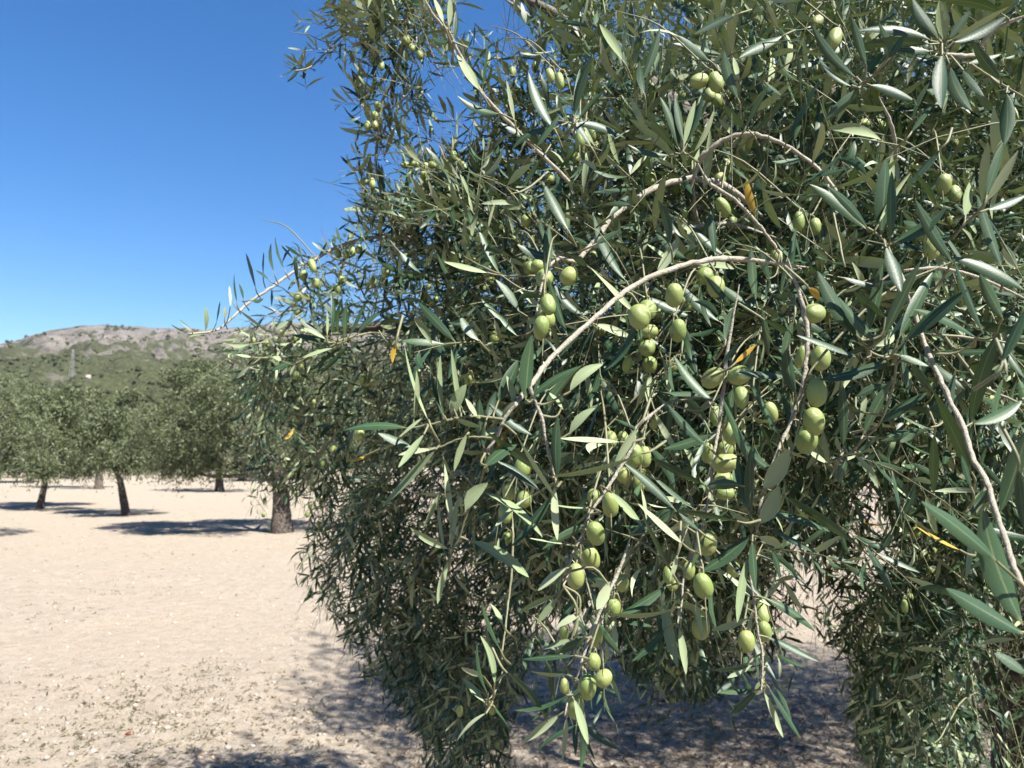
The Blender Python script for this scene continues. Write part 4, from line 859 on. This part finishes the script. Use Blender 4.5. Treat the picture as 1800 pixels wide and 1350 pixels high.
# ------------------------------------------------------------------ the other olive trees of the grove
def G(px, py):
    """the ground point seen at a pixel below the horizon"""
    v = FW + RT * ((px - 900) / FPX) + UP * ((675 - py) / FPX); t_ = -EYE[2] / v[2]; q = EYE + v * t_; q[2] = hgt(q[0], q[1]); return q
def grove_tree(base, trunk_pts, r0, blobs, nleaf, label, seed, zmin=0.9, cat="olive tree", leaflen=None, group="olive trees of the grove"):
    """blobs: (centre xyz, radii xyz) relative to the base"""
    g = np.random.default_rng(seed); base = np.asarray(base, float)
    root = tag(link("olive_tree", None, loc=base), label, cat, group)
    pts = [np.array(p) for p in trunk_pts]; n = len(pts)
    V, F = trunk_mesh(None, pts, [r0 * (1.25 - 0.6 * i / (n - 1)) for i in range(n)], 6, seed, sides=20, sub=6, root=0.3)
    link("trunk", mesh_np("trunk", V, F), M_TRUNK, root)
    top = pts[-1]
    A = Acc()
    for c, r in blobs:
        c = np.array(c); r = np.array(r); mid_ = top * 0.45 + c * 0.55 + g.normal(size=3) * 0.15
        L, Rr = smooth_line([pts[-2] * 0.3 + top * 0.7, top * 0.7 + mid_ * 0.3 + np.array([0, 0, .1]), mid_, mid_ * .4 + c * .6], [min(r0 * .55, .085), min(r0 * .42, .06), min(r0 * .25, .035), .01], 4)
        A.tube(L, Rr, 7, rough=.2)
    link("branch", A.mesh("branch"), M_LIMB, root)
    vol = np.array([r[0] * r[1] * r[2] for c, r in blobs]) ** 0.75; pr = vol / vol.sum()
    S = nleaf // 8; ks = g.choice(len(blobs), S, p=pr)
    C = np.array([b[0] for b in blobs])[ks]; Rr = np.array([b[1] for b in blobs])[ks]
    u = unit(g.normal(size=(S, 3))); rad = 0.45 + 0.55 * g.random((S, 1)) ** 0.5
    rad = rad * (0.82 + 0.35 * vnoise(u[:, :1] * 2.2 + 5 + ks[:, None], u[:, 1:2] * 2.2 + u[:, 2:] * 2 + 5, seed, 3))
    p = C + Rr * u * rad
    cl = vnoise(p[:, 0] * 1.9 + 30, p[:, 1] * 1.2 + p[:, 2] * 1.9 + 30, seed + 7, 2); p = p[(p[:, 2] > zmin) & (g.random(len(p)) < np.clip((cl - .37) * 6, .12, 1))]; S = len(p); u = u[:S]; C = C[:S]
    out = unit(p - np.array([0, 0, C[:, 2].mean()]))
    D0 = unit(out * 0.5 + g.normal(size=(S, 3)) * 0.5 + np.array([0, 0, .35])); Gd = np.array([0, 0, -.75]) + g.normal(size=(S, 3)) * .1
    LEN = 0.18 + 0.22 * g.random(S)
    R_, _ = shoots(p - D0 * .1, D0, LEN, 6, np.full(S, leaflen if leaflen else 0.0052 * np.linalg.norm(base)), Gd, seed=seed, wfac=(.22, .30))
    o = link("crown", joined_leaves("crown", R_, [0.0, .5, 1.0], [-1, 1]), [M_LEAF_FAR, M_LEAF_FAR], root)
    return root

def blobs_from_px(base, d, lst):
    """crown lobes read from the picture: (px, py, radius px, depth offset m)"""
    out = []
    for px, py, r, dz in lst:
        q = P(px, py, (d + dz)) - base; rr = r * (d + dz) / FPX; out.append((q, (rr, rr * 0.95, rr * 0.85)))
    return out

GT = [  # trunk foot px, trunk top px, radius, lobes, leaves, label
 ((70, 893), (76, 838), .09, [(60, 770, 52, 0), (110, 790, 50, .6), (150, 770, 45, 1), (90, 725, 45, .5), (30, 800, 38, -.3), (140, 812, 30, -.5), (75, 815, 35, -.8), (108, 703, 34, 1), (60, 700, 30, 1)], 26000, "low round olive tree with a straight grey trunk, second from the left edge"),
 ((222, 906), (203, 828), .09, [(190, 760, 42, .5), (235, 750, 50, .6), (270, 760, 45, .8), (215, 795, 42, -.5), (165, 790, 36, .3), (285, 800, 38, 0), (250, 808, 28, -.6), (200, 728, 34, .7), (190, 708, 30, 1), (150, 722, 32, 1), (232, 705, 26, 1)], 28000, "olive tree with a dark slanting forked trunk in the open field"),
 ((385, 864), (384, 828), .16, [(385, 780, 45, 0), (430, 765, 48, .5), (345, 772, 45, .5), (400, 735, 42, 1), (365, 800, 36, -.6), (425, 800, 36, -.6)], 14000, "distant olive tree with a single dark upright trunk, behind the big spreading one"),
 ((173, 860), (172, 832), .16, [(140, 740, 46, 1), (190, 745, 40, 1.5), (165, 790, 36, .6), (110, 710, 34, 1.6), (160, 705, 30, 1)], 13000, "olive tree with a short thick brown trunk behind the slanting one"),
 ((50, 850), (52, 832), .15, [(40, 760, 46, 1), (10, 780, 40, 1), (80, 730, 36, 2), (60, 715, 28, 2), (0, 740, 38, 1)], 13000, "distant olive tree at the far left edge of the field"),
 ((425, 846), (430, 820), .22, [(430, 780, 44, 0), (470, 790, 40, 0), (500, 770, 44, 1), (455, 750, 40, 2)], 12000, "distant olive tree with dark crooked stems at the end of the field"),
 ((495, 934), (490, 850), .19, [(345, 700, 68, .3), (300, 742, 52, 0), (352, 662, 44, .4), (395, 650, 44, .6), (288, 800, 38, -.3), (345, 795, 46, -.5), (408, 800, 46, -.5), (302, 668, 28, .3), (455, 790, 44, -.3), (256, 775, 32, .2), (405, 722, 66, .6), (480, 715, 85, .8), (560, 700, 85, 1.0), (620, 760, 80, .6), (560, 800, 60, 0), (500, 640, 56, .9), (320, 825, 26, -.6), (380, 700, 60, -1.0), (330, 760, 50, -.8), (440, 770, 60, -1.0)], 100000, "big spreading olive tree with a thick flared trunk, foliage drooping almost to the ground"),
]
for i, (ft, tp, r0, lb, nl, lab) in enumerate(GT):
    b = G(*ft); d = (b - EYE) @ FW; tpw = P(tp[0], tp[1], d) - b
    trunk_pts = [(-tpw[0] * .02, 0, -.15), (tpw[0] * .1, 0, .12), (tpw[0] * .42, .03, tpw[2] * .45), (tpw[0] * .8, .02, tpw[2] * .8), tuple(tpw)]
    grove_tree(b, trunk_pts, r0, blobs_from_px(b, d, lb), nl, lab, 100 + i, zmin=0.55 if i == 6 else 0.9)
# left edge: a nearer crown reaching into the picture
b = np.array([-10.35, 14.6, 0.0]); b[2] = hgt(b[0], b[1])
grove_tree(b, [(0, 0, -.1), (.1, 0, .5), (.05, 0, 1.1), (0, 0, 1.5)], .18, [((0.0, 0, 2.3), (1.25, 1.2, 1.1)), ((1.1, -.2, 2.4), (.72, .8, .75)), ((.8, .2, 1.8), (.75, .8, .7)), ((-.9, .1, 2.2), (.9, 1, .9))], 13000, "bright leaved olive tree cut off by the left edge of the picture", 130)
# rows further right, behind the near tree
for i, (x, y, lab) in enumerate([(3.5, 17.5, "olive tree straight behind the near one, glimpsed through gaps in its leaves"), (11.5, 15.5, "olive tree to the right behind the near trunk"), (-2.0, 34.0, "olive tree far back in the row behind the flared trunk"),
                              (6.0, 34.0, "olive tree far back behind the near tree"), (16.5, 30.0, "olive tree far back on the right side of the grove")]):
    b = np.array([x, y, hgt(x, y)]); g = np.random.default_rng(i)
    bl_ = [((g.normal() * 1.1, g.normal() * .9, 2.6 + g.normal() * .5), (1.3, 1.3, 1.15)) for _ in range(6)] + [((0, 0, 2.7), (1.6, 1.6, 1.3))]
    grove_tree(b, [(0, 0, -.1), (.05, 0, .5), (0, .1, 1.0), (.1, 0, 1.5)], .24, bl_, 6500, lab, 140 + i)

# dark bushes along the far end of the field, each a shrub of its own
def shrub(px, py, d, r, label, seed, tall=1.0):
    g = np.random.default_rng(seed); c = P(px, py, d); b = np.array([c[0], c[1], hgt(c[0], c[1])])
    root = tag(link("shrub", None, loc=b), label, "shrub", "shrubs at the far end of the field")
    A = Acc()
    for k in range(6):
        e = unit(np.array([g.normal() * .6, g.normal() * .6, 1.2])) * r * 1.1; L, Rr = smooth_line([(0, 0, -.1), e * .4, e], [.05, .035, .01], 3); A.tube(L, Rr, 5)
    link("stem", A.mesh("stem"), M_LIMB, root)
    S = 420; u = unit(g.normal(size=(S, 3))); p = u * (g.random((S, 1)) ** .4) * np.array([r * 1.5, r, r * tall]) + np.array([0, 0, r * tall * .8]); p = p[p[:, 2] > .1]; S = len(p)
    R_, _ = shoots(p, unit(g.normal(size=(S, 3)) + np.array([0, 0, .8])), np.full(S, .3), 5, np.full(S, .16), np.tile([0, 0, -.2], (S, 1)), seed=seed, wfac=(.3, .45))
    link("leaves", joined_leaves("leaves", R_, [0, .5, 1.0], [-1, 1]), [M_SHRUB, M_SHRUB], root)
M_SHRUB = leaf_material("shrub_leaf", (0.045, 0.06, 0.022), (0.10, 0.115, 0.045), (0.09, 0.10, 0.05), (0.13, 0.14, 0.07), veins=False, rough_top=.6)
g = np.random.default_rng(8)
for i, (px, r_, lab) in enumerate([(-10, 1.6, "dark shrub at the far edge of the field by the left border"), (28, 1.5, "dark shrub behind the most distant trunk on the left"), (118, 1.7, "broad shrub between the two left trunks at the field edge"),
        (152, 1.4, "low shrub just left of the short thick trunk"), (245, 1.6, "dark shrub right of the slanting trunk at the field edge"), (330, 1.3, "low shrub left of the tallest tree's trunk"),
        (352, 1.5, "yellowish low shrub beside the tallest tree's trunk"), (415, 1.9, "dark tall shrub right of the tallest tree's trunk"), (452, 1.8, "dark shrub behind the left tips of the near branches"), (520, 1.7, "shrub behind the flared trunk")]):
    shrub(px, 830, 58 + g.normal() * 3, r_, lab, 200 + i, .8 + .3 * g.random())

# ------------------------------------------------------------------ small white house and mast on the slope
def on_hill(px, py):
    v = FW + RT * ((px - 900) / FPX) + UP * ((675 - py) / FPX); ts = np.linspace(80, 1700, 6000); q = EYE[None] + ts[:, None] * v[None]
    h = height(q[:, 0], q[:, 1]); k = np.where(q[:, 2] < h)[0]; return q[k[0]] if len(k) else q[-1]
def boxm(x0, x1, y0, y1, z0, z1):
    V = np.array([[x, y, z] for z in (z0, z1) for y in (y0, y1) for x in (x0, x1)], float)
    F = np.array([[0, 2, 3, 1], [4, 5, 7, 6], [0, 1, 5, 4], [1, 3, 7, 5], [3, 2, 6, 7], [2, 0, 4, 6]]); return V, F
def plain(name, c, rough=.8):
    m, t, o = mat_new(name); p = N(t, "ShaderNodeBsdfPrincipled"); nz = noise_t(t, 3, 4, .6, N(t, "ShaderNodeTexCoord").outputs['Object'])
    t.links.new(mixc(t, nz, tuple(v * .85 for v in c), tuple(min(1, v * 1.12) for v in c)), p.inputs['Base Color']); p.inputs['Roughness'].default_value = rough; t.links.new(p.outputs[0], o.inputs[0]); return m
M_W = plain("whitewashed_wall", (.78, .75, .70)); M_R = plain("clay_roof_tiles", (.36, .2, .13)); M_DK = plain("dark_window", (.03, .035, .04), .3); M_ST = plain("galvanised_steel", (.30, .31, .32), .5)
hb = on_hill(155, 663)
house = tag(link("farmhouse", None, loc=hb), "tiny white farmhouse low on the hillside among the pines", "house"); house.rotation_euler.z = .35
sc_ = np.linalg.norm(hb) / 1352 * 2.2
def part(name, b, m):
    V, F = boxm(*b); link(name, mesh_np(name, V * sc_, F, smooth=False), m, house)
part("wall", (-1.6, 1.6, -.9, .9, -1.5, 1.5), M_W)
V = np.array([[-1.8, -1.1, 1.5], [1.8, -1.1, 1.5], [1.8, 1.1, 1.5], [-1.8, 1.1, 1.5], [-1.8, 0, 2.2], [1.8, 0, 2.2]]) * sc_
link("roof", mesh_np("roof", V, [[0, 1, 5, 4], [2, 3, 4, 5], [3, 2, 1, 0]], [[0, 4, 3], [1, 2, 5]], smooth=False), M_R, house)
for wx in (-1.0, 0.7): part("window", (wx, wx + .35, -.94, -.9, .2, .8), M_DK)
part("door", (-.3, .15, -.93, -.9, -1.0, .3), M_R)
pb = on_hill(126, 662); A = Acc(); hh = 42 * np.linalg.norm(pb) / 1352; w_ = hh * .07
for sx, sy in ((-1, -1), (1, -1), (1, 1), (-1, 1)):
    A.tube([(sx * w_, sy * w_, -2), (sx * w_ * .2, sy * w_ * .2, hh)], [.12, .08], 4)
for k in range(7):
    z0 = hh * k / 7; z1 = hh * (k + 1) / 7; a0 = w_ * (1 - .8 * k / 7); a1 = w_ * (1 - .8 * (k + 1) / 7)
    A.tube([(-a0, -a0, z0), (a1, -a1, z1)], [.06, .06], 4); A.tube([(a0, -a0, z0), (-a1, -a1, z1)], [.06, .06], 4)
for z_ in (.78, .88, .97): A.tube([(-w_ * 1.6, 0, hh * z_), (w_ * 1.6, 0, hh * z_)], [.08, .08], 4)
py_ = tag(link("pylon", None, loc=pb), "thin grey lattice power pylon on the lower hillside", "pylon"); link("lattice_mast", A.mesh("lattice_mast"), M_ST, py_)

# ------------------------------------------------------------------ stones, dry weeds and fallen leaves
m_s, t, o = mat_new("pale_limestone_pebbles")
tone = N(t, "ShaderNodeAttribute", attribute_name="tone").outputs['Fac']; oi = N(t, "ShaderNodeObjectInfo").outputs['Random']
col = ramp(t, tone, [(0, (.33, .255, .185)), (.55, (.52, .43, .34)), (1, (.72, .66, .58))])
p = N(t, "ShaderNodeBsdfPrincipled"); t.links.new(mixc(t, math_n(t, 'MULTIPLY', noise_t(t, 60, 4, .7, N(t, "ShaderNodeTexCoord").outputs['Object']), .4), col, (.38, .31, .24)), p.inputs['Base Color']); p.inputs['Roughness'].default_value = .9; t.links.new(p.outputs[0], o.inputs[0])
def ground_pts(n, r0, r1, pw=1.0, a0=-36, a1=36):
    r = np.exp(np.log(r0) + (np.log(r1) - np.log(r0)) * rng.random(n) ** pw); az = np.radians(rng.uniform(a0, a1, n)); X = r * np.sin(az); Y = r * np.cos(az); return X, Y, height(X, Y)
st = [ico(1, s, .28, (1, .8, .55)) for s in range(6)]
X, Y, Z = ground_pts(10500, 2.6, 26); s = .0045 + .011 * rng.random(len(X)) ** 4 * (1 + Y / 14) + .0012 * Y * rng.random(len(X)) * .35
scatter("gravel", st, np.stack([X, Y, Z + s * .15], -1), np.stack([s, s, s], -1), m_s, "small pale stones and clods strewn over the dry tilled soil", "gravel")
m_big, t, o = mat_new("white_limestone"); p = N(t, "ShaderNodeBsdfPrincipled"); t.links.new(mixc(t, noise_t(t, 40, 5, .7, N(t, "ShaderNodeTexCoord").outputs['Object']), (.52, .45, .37), (.76, .71, .64)), p.inputs['Base Color']); p.inputs['Roughness'].default_value = .9; t.links.new(p.outputs[0], o.inputs[0])
stm = []
for k in range(4):
    Vs, Fs = ico(2, 40 + k, .3, (1, .75, .55)); me = mesh_np("stone", Vs, None, Fs); me.materials.append(m_big); stm.append(me)
for k, (x_, y_, w_) in enumerate([(445, 1308, 11), (400, 1310, 11), (232, 1330, 9), (371, 1233, 8), (243, 1232, 8), (75, 1277, 9), (44, 1254, 9), (52, 1160, 7), (300, 1083, 7), (390, 1232, 7), (363, 1321, 8), (612, 1328, 10), (635, 1344, 11), (270, 1285, 7), (147, 1291, 7), (528, 1124, 7), (180, 1331, 7), (560, 1344, 9), (118, 1268, 6), (480, 1065, 6)]):
    b = G(x_, y_); dd = (b - EYE) @ FW; o = bpy.data.objects.new("stone", stm[k % 4]); COL.objects.link(o); r_ = w_ * dd / FPX * .5
    o.location = Vector(b) + Vector((0, 0, r_ * .2)); o.scale = (r_, r_, r_); o.rotation_euler = (rng.random() * .4, rng.random() * .4, rng.random() * 6)
    tag(o, "small pale limestone lump lying on the dry tan soil", "stone", "pale stones lying on the field")

# weeds: tiny dry green-grey tufts in patches
def blades(name, X, Y, Z, n_per, Lr, wd, mat, label, cat, up=.8):
    k = len(X) * n_per; B = np.repeat(np.stack([X, Y, Z], -1), n_per, 0) + rng.normal(size=(k, 3)) * np.array([.02, .02, 0])
    D = unit(rng.normal(size=(k, 3)) * np.array([1, 1, .3]) + np.array([0, 0, up])); Nn = rng.normal(size=(k, 3)); Nn = unit(Nn - (Nn * D).sum(-1, keepdims=True) * D)
    L = Lr[0] + (Lr[1] - Lr[0]) * rng.random(k)
    Rr = dict(B=B, D=D, N=Nn, L=L, W=L * wd, bn=rng.normal(size=k) * .15 * L, bs=0 * L, tw=0 * L, tone=rng.random(k), yel=np.zeros(k, bool))
    tag(link(name, joined_leaves(name, Rr, [0, .5, 1.0], [-1, 1]), [mat, mat]), label, cat, kind='stuff')
M_WEED = leaf_material("dry_weed", (.09, .10, .045), (.22, .19, .10), (.10, .11, .06), (.22, .19, .11), veins=False, rough_top=.8)
X, Y, Z = ground_pts(9000, 3.2, 16, 1.0, -36, 5)
pm = vnoise(X * .9, Y * .9, 31, 3); lf = np.exp(-((X + 2.3) ** 2 / .8 + (Y - 4.6) ** 2 / .35)) ; k = (rng.random(len(X)) < np.clip((pm - .56) * 1.5, 0, 1) + lf * .9)
blades("weeds", X[k], Y[k], Z[k] - .002, 7, (.012, .040), .24, M_WEED, "sparse dry grey green weeds creeping over the soil", "weeds", .35)
# leaf litter under the near tree, thickened to stand in for deeper shade too
X = rng.normal(size=10000) * 1.6 + 1.3; Y = rng.normal(size=10000) * 1.0 + 4.2; ok = (Y > 2.4) & (Y < 8); X, Y = X[ok], Y[ok]
k = len(X); D = unit(rng.normal(size=(k, 3)) * np.array([1, 1, .16])); Nn = unit(np.array([0, 0, 1.0]) + rng.normal(size=(k, 3)) * .3); Nn = unit(Nn - (Nn * D).sum(-1, keepdims=True) * D)
L = .035 + .03 * rng.random(k)
Rr = dict(B=np.stack([X, Y, height(X, Y) + .006 + .008 * rng.random(k)], -1), D=D, N=Nn, L=L, W=L * .2, bn=.1 * L * rng.normal(size=k), bs=0 * L, tw=rng.normal(size=k) * .5, tone=rng.random(k), yel=np.zeros(k, bool))
tag(link("leaf_litter", joined_leaves("leaf_litter", Rr, [0, .5, 1.0], [-1, 1]), [M_LEAF_DRY, M_LEAF_DRY]), "brown fallen olive leaves on the shaded ground", "fallen leaves", kind='stuff')
M_RED = leaf_material("red_dead_leaf", (.42, .07, .03), (.45, .09, .04), (.4, .1, .05), (.4, .1, .05), veins=False, rough_top=.6)
b = G(225, 1290)
Rr = dict(B=np.array([[-.02, 0, .004]]), D=unit(np.array([[1., .1, .25]])), N=unit(np.array([[-.2, -.5, 1.]])), L=np.array([.05]), W=np.array([.022]), bn=np.array([.008]), bs=np.array([0.]), tw=np.array([.8]), tone=np.array([.5]), yel=np.array([False]))
tag(link("fallen_leaf", joined_leaves("fallen_leaf", Rr, S_NEAR, U_NEAR), [M_RED, M_RED], loc=Vector(b)), "single curled red brown dead leaf lying on the pale soil", "leaf")

# real reflectances: every surface colour above is written about half again too light, so bring all of them down alike
ALBEDO = 0.49
for m in bpy.data.materials:
    if not m.use_nodes: continue
    t = m.node_tree
    for n in list(t.nodes):
        if n.type in ('BSDF_PRINCIPLED', 'BSDF_TRANSLUCENT'):
            s = n.inputs[0]
            if s.is_linked:
                src = s.links[0].from_socket; q = N(t, "ShaderNodeMix", data_type='RGBA', blend_type='MULTIPLY'); q.inputs[0].default_value = 1.0
                t.links.new(src, q.inputs[6]); q.inputs[7].default_value = (ALBEDO, ALBEDO, ALBEDO, 1); t.links.new(q.outputs[2], s)
            else:
                s.default_value = tuple(v * ALBEDO for v in s.default_value[:3]) + (1,)

# ------------------------------------------------------------------ the faint summer haze that pales the hill
Vh, Fh = boxm(-2600, 2600, -60, 4200, -8, 420)
m_hz, t, o = mat_new("air"); pv = N(t, "ShaderNodeVolumePrincipled"); pv.inputs['Density'].default_value = 0.00006; pv.inputs['Color'].default_value = (.80, .90, 1, 1); pv.inputs['Anisotropy'].default_value = 0.3
t.links.new(pv.outputs[0], o.inputs['Volume'])
tag(link("haze", mesh_np("haze", Vh, Fh, smooth=False), m_hz), "faint pale summer haze over the valley", "haze", kind='stuff')
